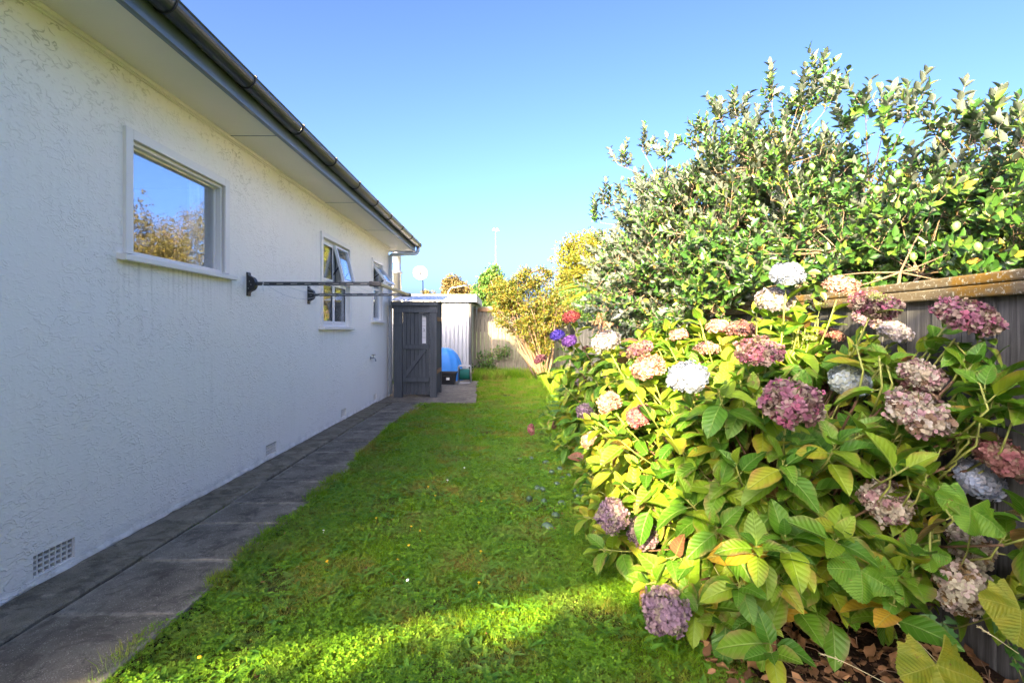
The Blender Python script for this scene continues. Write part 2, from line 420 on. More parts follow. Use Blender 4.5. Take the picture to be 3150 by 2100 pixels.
M['stem'] = flat_mat('hydrangea_stem', (.10,.055,.03), .7, 0, .3, 30, .3)
M['stem_green'] = flat_mat('green_stem', (.20,.22,.05), .6, 0, .2, 30, .3)
# leaves
M['hl_green'] = leaf_mat('hydrangea_leaf_green', [(0,(.045,.145,.009)),(.5,(.09,.215,.011)),(1,(.145,.27,.012))], None, .40, .46, 7, None, None, .35, (.26,.13,.07))
M['hl_lime'] = leaf_mat('hydrangea_leaf_lime', [(0,(.15,.27,.013)),(.6,(.23,.33,.015)),(1,(.32,.34,.018))], None, .42, .48, 7, None, None, .35, (.34,.16,.05))
M['hl_yellow'] = leaf_mat('hydrangea_leaf_yellow', [(0,(.38,.26,.02)),(1,(.48,.30,.02))], None, .40, .5, 7, None, (.16,.06,.02), .3, (.40,.20,.05))
M['hl_rust'] = leaf_mat('hydrangea_leaf_rust', [(0,(.14,.12,.03)),(.6,(.19,.10,.035)),(1,(.13,.06,.055))], None, .30, .5, 7, None, None, .3, (.33,.09,.05))
M['feijoa'] = leaf_mat('feijoa_leaf', [(0,(.014,.05,.009)),(.45,(.03,.09,.012)),(.85,(.065,.13,.016)),(.97,(.09,.15,.02)),(1,(.3,.19,.02))], None, .08, .40, 0, (.12,.145,.112), None, .6)
M['feijoa_fruit'] = flat_mat('green_feijoa_skin', (.12,.26,.06), .45, 0, .15, 60)
M['fallen_fruit'] = flat_mat('dusty_green_skin', (.055,.10,.058), .5, 0, .15, 60)
M['golden_small'] = leaf_mat('golden_shrub_leaf', [(0,(.035,.065,.006)),(.35,(.09,.11,.008)),(.75,(.17,.145,.010)),(1,(.17,.09,.015))], None, .35, .6)
M['yellow_tree'] = leaf_mat('yellow_green_tree_leaf', [(0,(.08,.12,.008)),(.6,(.17,.165,.010)),(1,(.21,.15,.012))], None, .35, .6)
M['willow_gold'] = leaf_mat('golden_willow_leaf', [(0,(.035,.035,.006)),(.5,(.075,.062,.010)),(1,(.12,.085,.014))], None, .3, .6)
M['conifer'] = leaf_mat('green_conifer_leaf', [(0,(.025,.08,.012)),(.6,(.06,.14,.018)),(1,(.12,.18,.022))], None, .2, .6)
M['orange_tree'] = leaf_mat('orange_tree_leaf', [(0,(.07,.07,.018)),(.6,(.14,.105,.028)),(1,(.16,.09,.028))], None, .3, .6)
M['hedge'] = leaf_mat('dark_hedge_leaf', [(0,(.02,.06,.012)),(1,(.05,.11,.02))], None, .1, .5)
M['fern_gold'] = leaf_mat('golden_fern_pinna', [(0,(.12,.12,.010)),(1,(.19,.16,.012))], None, .45, .6)
M['fern_green'] = leaf_mat('green_fern_pinna', [(0,(.06,.17,.04)),(1,(.12,.26,.06))], None, .3, .5)
M['fern_dead'] = leaf_mat('dead_fern_pinna', [(0,(.26,.12,.06)),(1,(.45,.24,.13))], None, .3, .7)
def vine_mat(name, c1, c2, vc):
    t = NT(name); uv = t.n('UVMap').outputs[0]; sp = t.n('SeparateXYZ'); t.link(uv, sp.inputs[0])
    a = t.math('ABSOLUTE', t.math('SUBTRACT', t.math('FRACT', t.math('ADD', t.math('MULTIPLY', sp.outputs[0], 5.0/(2*math.pi)), .5)), .5))
    d = t.math('MULTIPLY', a, t.math('MAXIMUM', sp.outputs[1], .05))      # sideways distance from a lobe's midrib
    mid = t.math('SUBTRACT', 1, t.math('MULTIPLY', d, 60), True)
    k = t.math('ABSOLUTE', t.math('SUBTRACT', t.math('FRACT', t.math('MULTIPLY', t.math('SUBTRACT', sp.outputs[1], t.math('MULTIPLY', d, 1.1)), 11)), .5))
    sv = t.math('SUBTRACT', 1, t.math('MULTIPLY', k, 9), True)
    vn = t.math('MAXIMUM', mid, t.math('MULTIPLY', sv, .5))
    col = t.mix(t.ramp(t.noise(t.gpos(), 25, 4), [(.35,0.0),(.65,1.0)]), c1, c2)
    col = t.mix(t.ramp(t.noise(t.gpos(), 70, 2), [(.66,0.0),(.74,1.0)]), col, (.17,.10,.02))
    col = t.mix(t.math('MULTIPLY', vn, .5), col, vc)
    h = t.math('ADD', k, t.math('MULTIPLY', mid, -.8))
    return t.bsdf(col, .55, 0, t.bump(h, .6, .004), .3, .36)
M['vine'] = vine_mat('lobed_vine_leaf', (.07,.18,.010), (.12,.24,.012), (.26,.33,.09))
M['vine_yellow'] = vine_mat('yellowing_vine_leaf', (.15,.20,.012), (.24,.24,.013), (.36,.36,.08))
M['bindweed'] = leaf_mat('bindweed_leaf', [(0,(.035,.13,.025)),(1,(.08,.20,.035))], None, .3, .5)
M['deadleaf'] = leaf_mat('dead_brown_leaf', [(0,(.09,.045,.02)),(.5,(.20,.10,.04)),(1,(.36,.20,.09))], None, .15, .8)
M['straw'] = flat_mat('dry_seed_stalk', (.45,.40,.22), .7)
def grass_mat(name, a, b, dry, tr=.35):
    t = NT(name); p = t.gpos(); r = t.n('NewGeometry').outputs['Random Per Island']
    col = t.mix(r, a, b); n = t.noise(p, 2.3, 4, .6)
    col = t.mix(t.math('MULTIPLY', t.ramp(n,[(.47,0.0),(.62,1.0)]), .85), col, dry)
    n3 = t.ramp(t.noise(p, 7, 3),[(.4,0.0),(.7,1.0)]); col = t.mix(t.math('MULTIPLY', n3, .35), col, (.14,.33,.012))
    return t.bsdf(col, .55, 0, None, .3, tr)
M['grass'] = grass_mat('grass_blade', (.085,.20,.004), (.20,.34,.006), (.30,.23,.05))
M['clover'] = grass_mat('clover_leaf', (.07,.19,.010), (.18,.33,.016), (.16,.24,.03))
M['weed'] = grass_mat('broad_weed_leaf', (.06,.19,.02), (.13,.30,.035), (.15,.24,.035))
def petal_mat(name, trans=.3):
    t = NT(name); a = t.n('VertexColor'); a.layer_name = 'Col'
    hs = t.mix(t.math('MULTIPLY', t.n('NewGeometry').outputs['Random Per Island'], .22), a.outputs[0], (.06,.03,.02))
    return t.bsdf(hs, .65, 0, None, .2, trans)
M['petal'] = petal_mat('flower_petal')

# ------------------------------------------------------------------ ground, paths
mb = MB(); mb.add([(-400,-300,-.03),(400,-300,-.03),(400,900,-.03),(-400,900,-.03)], [(0,1,2,3)])
props(mb.build('ground', M['far_ground']), None, None, None, 'structure')
def lawn_h(x, y): return .018*math.sin(x*2.1+y*.7)+.012*math.sin(y*1.7-x*1.3)+.004*math.sin(9*x)*math.sin(8*y)
xs = np.linspace(-1.66, 1.88, 60); ys = np.linspace(-3.5, 15.48, 260)
V = np.array([(x,y,lawn_h(x,y)-.0) for y in ys for x in xs]); nx = len(xs)
def in_pad(x,y): return x < -.62-.02*(y-9.6)*2.2 and y > 9.62
F = np.array([(j*nx+i, j*nx+i+1, (j+1)*nx+i+1, (j+1)*nx+i) for j in range(len(ys)-1) for i in range(nx-1) if not in_pad((xs[i]+xs[i+1])/2, (ys[j]+ys[j+1])/2)])
lawn = link('lawn', np_mesh('lawn', V, F, M['lawn'])); props(lawn, kind='structure')
# concrete pad by the cupboard
mb = MB(); mb.prism([(-2.46,9.62),(-.60,9.62),(-.66,11.2),(-.80,14.48),(-2.9,14.48),(-2.9,10.62),(-2.46,10.62)], -.02, .012)
props(mb.build('concrete_pad', M['pad'], bevel=.006), kind='structure')
# path: a cast strip along the wall and a row of pavers
path = empty('path', (-2, 5, 0)); props(path, kind='structure')
mb = MB(); mb.box(-2.47,-1.5,.2,9.6,-.06,-.004); mb.build('path_bed', M['mulch'], path)
def rough_strip(y0, y1, k):
    n = 26; vs = []; fs = []
    rr = random.Random(k)
    for i in range(n+1):
        y = y0+(y1-y0)*i/n
        e0 = -2.455+rr.uniform(-.004,.010); e1 = -2.172+rr.uniform(-.007,.006); z = .022+rr.uniform(-.003,.003)
        vs += [(e0,y,-.03),(e0,y,z+.004),(e1-.012,y,z),(e1,y,z-.010),(e1,y,-.03)]
    for i in range(n):
        for j in range(4): a = i*5+j; fs.append((a+1,a,a+5,a+6))
    m = MB(); m.add(vs, fs); return m.build('concrete_strip', M['strip'], path)
ye = [.2, 2.05, 3.9, 6.2, 9.55]
for k in range(4): rough_strip(ye[k]+.004, ye[k+1]-.004, k)
py = [.14,.71,1.28,1.853,2.424,2.995,3.57,3.98,4.55,5.11,5.68,6.25,6.82,7.39,7.96,8.53,9.08,9.60]
for k in range(len(py)-1):
    rr = random.Random(k*3+1); t1 = rr.uniform(-.004,.005); t2 = rr.uniform(-.004,.005)
    a,b = py[k]+.005, py[k+1]-.005; dx = rr.uniform(-.004,.004); zt = .012+t1
    n = 8; vs=[]; fs=[]
    xs2 = [-2.156+dx + (0.605)*i/n for i in range(n+1)]
    m = MB()
    # top with slightly irregular edges
    def ring(ins, z, seed):
        q = random.Random(seed); pts = []
        for i in range(n): pts.append((xs2[0]+ins+(xs2[-1]-xs2[0]-2*ins)*i/n, a+ins+q.uniform(-.0025,.0025)))
        for i in range(n): pts.append((xs2[-1]-ins+q.uniform(-.0025,.0025), a+ins+(b-a-2*ins)*i/n))
        for i in range(n): pts.append((xs2[-1]-ins-(xs2[-1]-xs2[0]-2*ins)*i/n, b-ins+q.uniform(-.0025,.0025)))
        for i in range(n): pts.append((xs2[0]+ins+q.uniform(-.0025,.0025), b-ins-(b-a-2*ins)*i/n))
        return [(x,y,z+t2*(x+1.85)/.3*.6) for x,y in pts]
    r0 = ring(0,-.03,k); r1 = ring(0,zt-.005,k); r2 = ring(.006,zt,k+99)
    N = len(r0); vs = r0+r1+r2
    fs = [(i,(i+1)%N,N+(i+1)%N,N+i) for i in range(N)]+[(N+i,N+(i+1)%N,2*N+(i+1)%N,2*N+i) for i in range(N)]+[tuple(range(2*N,3*N))]
    m.add(vs, fs); m.build('paving_slab', M['paver'], path)
# bed under the hydrangeas
mb = MB(); mb.prism([(1.02,.6),(1.0,1.5),(.97,2.2),(1.12,2.7),(1.25,3.4),(1.2,4.4),(1.15,5.6),(1.3,6.8),(1.89,6.9),(1.89,.6)], -.02, .034)
props(mb.build('garden_bed', M['mulch']), kind='structure')

# ------------------------------------------------------------------ house
WX = -2.46; SZ = 3.065
house = empty('house', (-5, 5.4, 0), 'white stucco bungalow with slate blue fascia and dark gutter beside the path', 'house')
openings = [(3.34,4.43,1.85,2.60),(6.79,7.93,1.42,2.60),(9.32,10.0,1.55,2.62)]
vents = [(2.655,2.91,.066,.182),(5.21,5.45,.066,.182),(7.56,7.80,.066,.182),(9.40,9.62,.066,.182)]
Y0, Y1 = .2, 10.6
def holed_wall(holes, depth):
    m = MB(); yb = sorted({Y0,Y1}|{h[0] for h in holes}|{h[1] for h in holes}); zb = sorted({-.05,SZ+.02}|{h[2] for h in holes}|{h[3] for h in holes})
    for i in range(len(yb)-1):
        for j in range(len(zb)-1):
            cy = (yb[i]+yb[i+1])/2; cz = (zb[j]+zb[j+1])/2
            if any(h[0]<cy<h[1] and h[2]<cz<h[3] for h in holes): continue
            m.add([(WX,yb[i],zb[j]),(WX,yb[i+1],zb[j]),(WX,yb[i+1],zb[j+1]),(WX,yb[i],zb[j+1])], [(0,1,2,3)])
    for a,b,c,d in holes:
        dd = depth if d-c > .3 else .05
        q = [(a,c),(b,c),(b,d),(a,d)]
        for k in range(4):
            (p0,p1),(q0,q1) = q[k], q[(k+1)%4]
            m.add([(WX,p0,p1),(WX-dd,p0,p1),(WX-dd,q0,q1),(WX,q0,q1)], [(0,1,2,3)])
    return m
m = holed_wall(openings+vents, .20)
BX = -8.4
m.add([(WX,Y1,-.05),(BX,Y1,-.05),(BX,Y1,SZ+.02),(WX,Y1,SZ+.02)], [(0,1,2,3)])
m.add([(BX,Y0,-.05),(WX,Y0,-.05),(WX,Y0,SZ+.02),(BX,Y0,SZ+.02)], [(0,1,2,3)])
m.add([(BX,Y1,-.05),(BX,Y0,-.05),(BX,Y0,SZ+.02),(BX,Y1,SZ+.02)], [(0,1,2,3)])
m.build('wall', M['stucco'], house)
m = MB()   # inner shell: the rooms behind the windows
m.box(-5.6,-5.5,Y0+.1,Y1-.1,0,3.0); m.box(-5.5,-2.70,5.6,5.7,0,3.0); m.box(-5.5,-2.70,8.6,8.7,0,3.0); m.box(-5.5,-2.70,Y0+.1,Y0+.2,0,3.0); m.box(-5.5,-2.70,Y1-.2,Y1-.1,0,3.0)
m.box(-5.5,-2.70,Y0+.2,Y1-.2,.45,.5); m.box(-5.5,-2.70,Y0+.2,Y1-.2,2.9,2.95)
m.build('room_lining', M['interior'], house)
# base ledge of the plaster: slightly thicker rough edge
m = MB(); n = 160; vs=[]; fs=[]
for i in range(n+1):
    y = Y0+(Y1-Y0)*i/n; z = .028+random.uniform(-.006,.012); vs += [(WX+.001,y,z+.03),(WX+.006+random.uniform(0,.003),y,z)]
    vs += [(WX-.02,y,z-.006)]
for i in range(n):
    a = i*3; fs += [(a,a+1,a+4,a+3),(a+1,a+2,a+5,a+4)]
m.add(vs,fs); m.build('plaster_edge', M['stucco'], house)
# soffit panels, scotia bead
sj = [-3.6,-1.2,.35,2.15,4.50,6.84,8.72,10.6]
for k in range(len(sj)-1):
    m = MB(); m.box(WX+.002,-2.014,sj[k]+.002,sj[k+1]-.002,SZ,SZ+.012); m.build('soffit_panel', M['soffit'], house)
m = MB(); m.box(-8.9,-2.014,10.602,11.0,SZ,SZ+.012); m.build('soffit_panel', M['soffit'], house)
m = MB()
for y in sj[1:-1]: m.box(WX+.02,-2.016,y-.005,y+.005,SZ-.003,SZ+.002)
m.build('soffit_joint', M['fascia'], house)
m = MB(); m.bar((WX+.014,Y0,SZ-.014),(WX+.014,Y1+.03,SZ-.014),.028,.028); m.bar((WX+.01,Y0,SZ-.034),(WX+.01,Y1+.03,SZ-.034),.014,.013)
m.build('eave_bead', M['cream'], house, bevel=.004)
# fascia with a lower lip
m = MB(); m.box(-2.013,-1.985,-3.5,11.03,SZ-.022,SZ+.16); m.box(-1.985,-1.972,-3.5,11.03,SZ-.022,SZ+.01); m.box(-8.9,-2.013,11.0,11.028,SZ-.022,SZ+.16)
m.build('fascia', M['fascia'], house, bevel=.003)
# roof: hip at the far end; unseen near end skewed to shape the lawn's shadow edge
rz0 = SZ+.165; ridge = -5.45; pitch = .42; rh = rz0+(ridge*-1-1.95)*pitch
m = MB()
vs = [(-1.93,-3.62,rz0),(-1.93,11.06,rz0),(-8.97,11.06,rz0),(-8.97,-6.17,rz0),(ridge,-4.92,rh),(ridge,7.6,rh)]
m.add(vs, [(0,1,5,4),(1,2,5),(2,3,4,5)]); m.add([(x,y,z-.05) for x,y,z in vs], [(4,5,1,0),(5,2,1),(5,4,3,2)])
m.add([vs[0],vs[4],vs[3],(-8.97,-6.17,SZ),(-1.93,-3.62,SZ)], [(0,1,2,3,4)])
m.build('roof', M['roof'], house)
m = MB()    # unseen ceiling of a porch added behind the camera to shade the lawn
m.add([(-2.5,.2,SZ+.004),(-8.9,.2,SZ+.004),(-8.9,-6.13,SZ+.004),(-2.02,-3.65,SZ+.004)], [(0,1,2,3)])
m.build('added_porch_ceiling', M['soffit'], house)
m = MB(); m.box(-8.9,-8.8,-5.8,-5.7,0,SZ); m.box(-5.4,-5.3,-4.7,-4.6,0,.01); m.build('added_porch_post', M['white'], house)  # unseen post of the added porch
# gutter: half round with a bead
gx, gz, gr = -1.913, SZ+.128, .066
m = MB(); vs=[]; fs=[]; prof = []
for k in range(13):
    a = math.pi+math.pi*k/12; prof.append((gx+gr*math.cos(a), gz+gr*math.sin(a)))
prof += [(gx+gr+.008,gz+.008),(gx+gr+.004,gz+.016),(gx+gr-.006,gz+.012),(gx+gr-.005,gz)] + [(gx+(gr-.004)*math.cos(math.pi+math.pi*k/12), gz+(gr-.004)*math.sin(math.pi+math.pi*k/12)) for k in range(12,-1,-1)]
def extrude_y(m, prof, y0, y1):
    n = len(prof); vs = [(x,y0,z) for x,z in prof]+[(x,y1,z) for x,z in prof]
    m.add(vs, [(i,(i+1)%n,n+(i+1)%n,n+i) for i in range(n)]+[tuple(range(n-1,-1,-1)),tuple(range(n,2*n))])
for a,b in ((-3.5,4.60),(4.604,11.0)): extrude_y(m, prof, a, b)
gut = m.build('gutter', M['gutter'], house, smooth=False)
m = MB(); m.add([(x,11.0,z) for x,z in prof[:13]]+[(x,11.03,z) for x,z in prof[:13]], [tuple(range(12,-1,-1)),tuple(range(13,26))]+[(i,i+1,14+i,13+i) for i in range(12)]); m.build('stop_end', M['gutter'], gut)
by = 2.86
k = 0
while by < 10.9:
    m = MB(); pr = [(gx+(gr+.004)*math.cos(math.pi+math.pi*j/10), gz+(gr+.004)*math.sin(math.pi+math.pi*j/10)) for j in range(11)]
    pr += [(gx+gr+.013,gz+.010),(gx+gr+.006,gz+.022),(gx+gr-.010,gz+.018)]
    pts = [(x,by,z) for x,z in pr]
    m.tube(pts, .0065, 6); m.build('gutter_bracket', M['bracket'], house, smooth=True)
    by += .885; k += 1
# fascia end at corner + downpipe
dx = -2.405
def round_path(pts, r=.07, n=5):
    out = [Vector(pts[0])]
    for i in range(1,len(pts)-1):
        p = Vector(pts[i]); a = (Vector(pts[i-1])-p); b = (Vector(pts[i+1])-p); la = min(r,a.length*.45); a.normalize(); b.normalize()
        p0 = p+a*la; p2 = p+b*la
        for k in range(n+1): t = k/n; out.append(p0*(1-t)**2+p*2*t*(1-t)+p2*t*t)
    out.append(Vector(pts[-1])); return out
m = MB(); m.tube(round_path([(gx,10.93,gz-.05),(gx,10.93,gz-.17),(gx-.05,10.90,gz-.20),(dx,10.52,gz-.275),(dx,10.52,gz-.45),(dx,10.52,.06)], .07), .036, 12)
dp = m.build('downpipe', M['pipe'], house, smooth=True)
for z in (2.45,1.25,.35): m = MB(); m.tube([(dx,10.52,z-.012),(dx,10.52,z+.012)], .041, 12); m.box(WX,dx,10.505,10.535,z-.01,z+.01); m.build('pipe_clip', M['pipe'], dp)
m = MB(); m.tube([(dx-.02,10.46,.02),(dx-.02,10.46,2.9)], .010, 6); m.build('cable_conduit', M['pipe'], house)

# ---- windows
def frame_rect(m, x0, x1, a, b, c, d, w):        # rectangular frame in the wall plane
    m.box(x0,x1,a,a+w,c,d); m.box(x0,x1,b-w,b,c,d); m.box(x0,x1,a+w,b-w,c,c+w); m.box(x0,x1,a+w,b-w,d-w,d)
def architrave(win, a, b, c, d, w=.066, sill=.05, ext=.055):
    m = MB(); x0, x1 = WX-.01, WX+.022
    m.box(x0,x1,a-w,a,c,d+w); m.box(x0,x1,b,b+w,c,d+w); m.box(x0,x1,a,b,d,d+w); m.build('architrave', M['white'], win, bevel=.004)
    m = MB(); m.prism([(0,0)]*3,0,0) if False else None
    q = [(WX-.16,c+.004),(WX+.0,c-.006),(WX+.062,c-.014),(WX+.062,c-sill),(WX+.045,c-sill-.004),(WX-.01,c-sill+.006)]
    extrude_y(m, q, a-w-ext, b+w+ext); m.build('sill', M['white'], win, bevel=.004)
# window 1
a,b,c,d = openings[0]
w1 = empty('window', off(house)*-1+Vector((WX,(a+b)/2,c))); w1.parent = house; w1['label'] = 'large single pane window with deep white frame'
architrave(w1,a,b,c,d)
m = MB(); frame_rect(m, WX-.055,WX-.012, a,b,c,d,.022); frame_rect(m, WX-.10,WX-.055, a,b,c,d,.034); m.build('window_frame', M['white'], w1, bevel=.003)
m = MB(); m.box(WX-.074,WX-.070,a+.032,b-.032,c+.032,d-.032); m.build('pane', M['glass'], w1)
# window 2
a,b,c,d = openings[1]; ym = 7.335; zt = 2.03
w2 = empty('window', off(house)*-1+Vector((WX,(a+b)/2,c))); w2.parent = house; w2['label'] = 'four light window with its upper right sash propped open'
architrave(w2,a,b,c,d)
def four_frame(m, a,b,c,d,ym,zt,x0,x1,w=.045):
    frame_rect(m,x0,x1,a,b,c,d,w)
    if ym: m.box(x0,x1,ym-w/2,ym+w/2,c+w,d-w)
    if zt: 
        if ym: m.box(x0,x1,a+w,ym-w/2,zt-w/2,zt+w/2); m.box(x0,x1,ym+w/2,b-w,zt-w/2,zt+w/2)
        else: m.box(x0,x1,a+w,b-w,zt-w/2,zt+w/2)
m = MB(); four_frame(m,a,b,c,d,ym,zt,WX-.11,WX-.045); m.build('window_frame', M['upvc'], w2, bevel=.003)
m = MB(); w = .03
for (p,q,r,s_) in ((a+.045,ym-.022,c+.045,zt-.022),(ym+.022,b-.045,c+.045,zt-.022),(a+.045,ym-.022,zt+.022,d-.045)): frame_rect(m,WX-.05,WX-.032,p-.006,q+.006,r-.006,s_+.006,.03)
m.build('fixed_sash', M['upvc'], w2, bevel=.003)
for (p,q,r,s_) in ((a+.07,ym-.047,c+.07,zt-.047),(ym+.047,b-.07,c+.07,zt-.047),(a+.07,ym-.047,zt+.047,d-.07)):
    m = MB(); m.box(WX-.048,WX-.044,p,q,r,s_); m.build('pane', M['glass'], w2)
    m = MB(); frame_rect(m, WX-.043,WX-.034,p-.006,q+.006,r-.006,s_+.006,.010); m.build('glazing_seal', M['black_plastic'], w2)
def awning(win, a, b, z0, z1, ang, w=.045, x=WX-.030):
    """sash hinged at the top, swung outwards"""
    def tr(m):
        ca, sa = math.cos(ang), math.sin(ang); out = []
        for X,Y,Z in m.v:
            dx_, dz_ = X-x, Z-z1; out.append((x+dx_*ca-dz_*sa, Y, z1+dz_*ca+dx_*sa))
        m.v = out; return m
    m = MB(); frame_rect(m, x-.02,x+.02,a,b,z0,z1,w); tr(m).build('open_sash', M['upvc'], win, bevel=.003)
    m = MB(); m.box(x-.002,x+.002,a+w-.003,b-w+.003,z0+w-.003,z1-w+.003); tr(m).build('pane', M['glass'], win)
    m = MB(); frame_rect(m, x+.0205,x+.0215,a+w-.008,b-w+.008,z0+w-.008,z1-w+.008,.010); tr(m).build('glazing_seal', M['black_plastic'], win)
    m = MB()
    for y in (a+.012,b-.012): m.bar((x-.02,y,z0+.12),(x+math.sin(ang)*(z1-z0)*.55,y,z1-math.cos(ang)*(z1-z0)*.55),.006,.02)
    m.build('window_stay', M['black_plastic'], win)
awning(w2, ym+.024, b-.03, zt+.005, d-.022, R(14))
# window 3
a,b,c,d = openings[2]; zt = 2.14
w3 = empty('window', off(house)*-1+Vector((WX,(a+b)/2,c))); w3.parent = house; w3['label'] = 'narrow far window with its top sash pushed wide open'
architrave(w3,a,b,c,d, .06, .045, .045)
m = MB(); four_frame(m,a,b,c,d,None,zt,WX-.11,WX-.045,.05); m.build('window_frame', M['upvc'], w3, bevel=.003)
m = MB(); m.box(WX-.060,WX-.056,a+.05,b-.05,c+.05,zt-.025); m.build('pane', M['glass'], w3)
awning(w3, a+.02, b-.02, zt+.0, d-.02, R(38))
# curtains and blind: hang inside the windows
def curtain(x, y0, y1, z0, z1, label, seed, amp=.03):
    rr = random.Random(seed); n = 44; m = MB(); vs=[]; fs=[]; ph = [rr.uniform(0,6) for _ in range(4)]
    nz = 6
    for j in range(nz+1):
        t = j/nz; z = z0+(z1-z0)*t
        for i in range(n+1):
            s_ = i/n; y = y0+(y1-y0)*s_*(1-.08*t)
            vs.append((x+amp*(math.sin(s_*26+ph[0])+.5*math.sin(s_*47+ph[1]+t))*(.7+.3*(1-t)), y, z))
    for j in range(nz):
        for i in range(n): p = j*(n+1)+i; fs.append((p,p+1,p+n+2,p+n+1))
    m.add(vs,fs); return m.thing('curtain', M['lace'], label, 'curtain', 'curtains behind the window panes', smooth=True)
curtain(-2.575, 4.13, 4.40, 1.86, 2.59, 'sheer lace curtain at the right side of the large front window', 1, .012)
curtain(-2.68, 6.82, 7.16, 1.35, 2.72, 'pale curtain behind the left half of the four light window', 2)
curtain(-2.68, 7.50, 7.90, 1.35, 2.72, 'pale curtain behind the right half of the four light window', 3)
bl = empty('window_blind', (-2.64,9.66,1.6), 'green grey slatted blind inside the narrow far window', 'blind')
sm = MB(); sm.add([(-.012,-.31,-.004),(.012,-.31,.004),(.012,.31,.004),(-.012,.31,-.004)], [(0,1,2,3),(3,2,1,0)])
sme = sm.mesh('blind_slat', M['blind'])
for k in range(20): link('blind_slat', sme, bl, (0,0,.03*k))
# air vents low in the wall
def vent(k, a, b, c, d):
    e = empty('air_vent', off(house)*-1+Vector((WX,(a+b)/2,c))); e.parent = house
    m = MB(); x0, x1 = WX-.034, WX-.012; NC, NR = 7, 4; pw = (b-a)/NC; ph = (d-c)/NR; bw = .010
    for i in range(NC+1):
        y = a+pw*i; m.box(x0,x1,max(a,y-bw/2),min(b,y+bw/2),c,d)
    for j in range(NR+1):
        z = c+ph*j
        for i in range(NC): m.box(x0+.001,x1-.001,a+pw*i+bw/2,a+pw*(i+1)-bw/2,max(c,z-bw/2),min(d,z+bw/2))
    m.build('vent_grille', M['cream'], e, bevel=.0015)
    m = MB(); m.box(WX-.049,WX-.046,a,b,c,d); m.build('vent_dark_backing', M['dark_backing'], e)  # backing sheet, the hollow's shade painted as dark colour
for k,v in enumerate(vents): vent(k,*v)
# tap on the wall
tap = empty('garden_tap', off(house)*-1+Vector((WX,9.17,.86))); tap.parent = house
m = MB(); m.tube([(WX,9.17,.87),(WX+.06,9.17,.87),(WX+.09,9.17,.855),(WX+.10,9.17,.81)], [.011,.011,.011,.013], 8); m.lathe((WX+.004,9.17,.87), [(.0,0),(.028,0),(.028,.006),(.0,.007)], 12, axis='x')
m.tube([(WX+.055,9.17,.87),(WX+.055,9.17,.92)], .009, 8); m.build('tap_spout', M['steel'], tap, smooth=True)
m = MB(); m.bar((WX+.03,9.15,.925),(WX+.085,9.20,.925),.010,.010); m.bar((WX+.085,9.14,.925),(WX+.03,9.20,.925),.010,.010); m.build('tap_handle', M['brass'], tap)
# flue of this house showing past the corner
flue = empty('chimney_flue', (-3.0,13.9,0), 'tall galvanised flue pipe with rain collars behind the downpipe', 'flue')
m = MB(); m.lathe((-3.0,13.9,0), [(.0,.0),(.115,.0),(.115,2.90),(.15,2.91),(.155,2.94),(.12,2.97),(.105,2.98),(.105,3.42),(.13,3.43),(.13,3.47),(.0,3.50)], 20); m.build('flue_pipe', M['steel'], flue, smooth=True)
m = MB(); m.bar((-3.1,13.9,3.0),(-3.55,14.3,2.5),.02,.02); m.bar((-3.1,13.9,3.25),(-3.55,14.3,2.7),.02,.02); m.build('flue_stay', M['steel'], flue)

# ------------------------------------------------------------------ clothesline
cl = empty('clothesline', (WX,5.6,1.6), 'wall mounted fold down clothesline with grey arms and beige front bar', 'clothesline')
AZ = 1.797
def bracket(y):
    e = empty('wall_bracket', (0,y-5.6,AZ-1.6)); e.parent = cl
    m = MB(); prof = [(0,-.10),(.012,-.10),(.012,-.085)]+[(.012+.072*math.sin(math.pi*k/14), -.082+.164*(k/14)) for k in range(15)]+[(.012,.105),(0,.11)]
    # D shaped body
    prof = [(0,-.115),(.014,-.115),(.016,-.08)]+[(.016+.066*math.sin(math.pi*k/14)**.8, -.07*math.cos(math.pi*k/14)) for k in range(1,14)]+[(.016,.08),(.014,.105),(0,.11)]
    n = len(prof); vs = [(WX+x,y-.032,AZ+z) for x,z in prof]+[(WX+x,y+.032,AZ+z) for x,z in prof]
    m.add(vs, [tuple(range(n-1,-1,-1)),tuple(range(n,2*n))]+[(i,(i+1)%n,n+(i+1)%n,n+i) for i in range(n)]); m.build('bracket_body', M['black_plastic'], e, bevel=.004)
    m = MB()
    for x,z in ((.03,.02),(.045,-.01),(.02,-.045)): m.lathe((WX+x,y-.033,AZ+z), [(0,-.004),(.004,-.004),(.005,0)], 8, axis='y')
    m.build('screw', M['steel'], e)
def arm(y):
    e = empty('arm', (.07,y-5.6,AZ-1.6)); e.parent = cl
    x0, x1 = WX+.075, -1.30
    m = MB(); h=.017; t=.012; sl = []
    n = 8; L = (x1-x0)
    xs3 = [x0]; 
    for k in range(n):
        c = x0+L*(k+.75)/(n+.2); xs3 += [c-.033,c+.033]
    xs3.append(x1)
    for i in range(len(xs3)-1):
        p,q = xs3[i], xs3[i+1]
        if i%2 == 0: m.box(p,q,y-t,y+t,AZ-h,AZ+h)
        else: m.box(p,q,y-t,y+t,AZ-h,AZ-.004); m.box(p,q,y-t,y+t,AZ+.003,AZ+h)
    m.build('slotted_bar', M['arm_grey'], e)
    m = MB()
    for i in range(1,len(xs3)-1,2): m.box(xs3[i]+.001,xs3[i+1]-.001,y-.003,y+.003,AZ-.003,AZ+.002)
    m.build('slot_cord', M['cord'], e)
    m = MB(); m.box(-1.31,-1.20,y-.022,y+.026,AZ-.024,AZ+.022); m.lathe((-1.29,y-.023,AZ-.005), [(0,-.006),(.012,-.006),(.014,0)], 10, axis='y'); m.build('elbow', M['black_plastic'], e, bevel=.008)
for y in (4.85,6.32): bracket(y); arm(y)
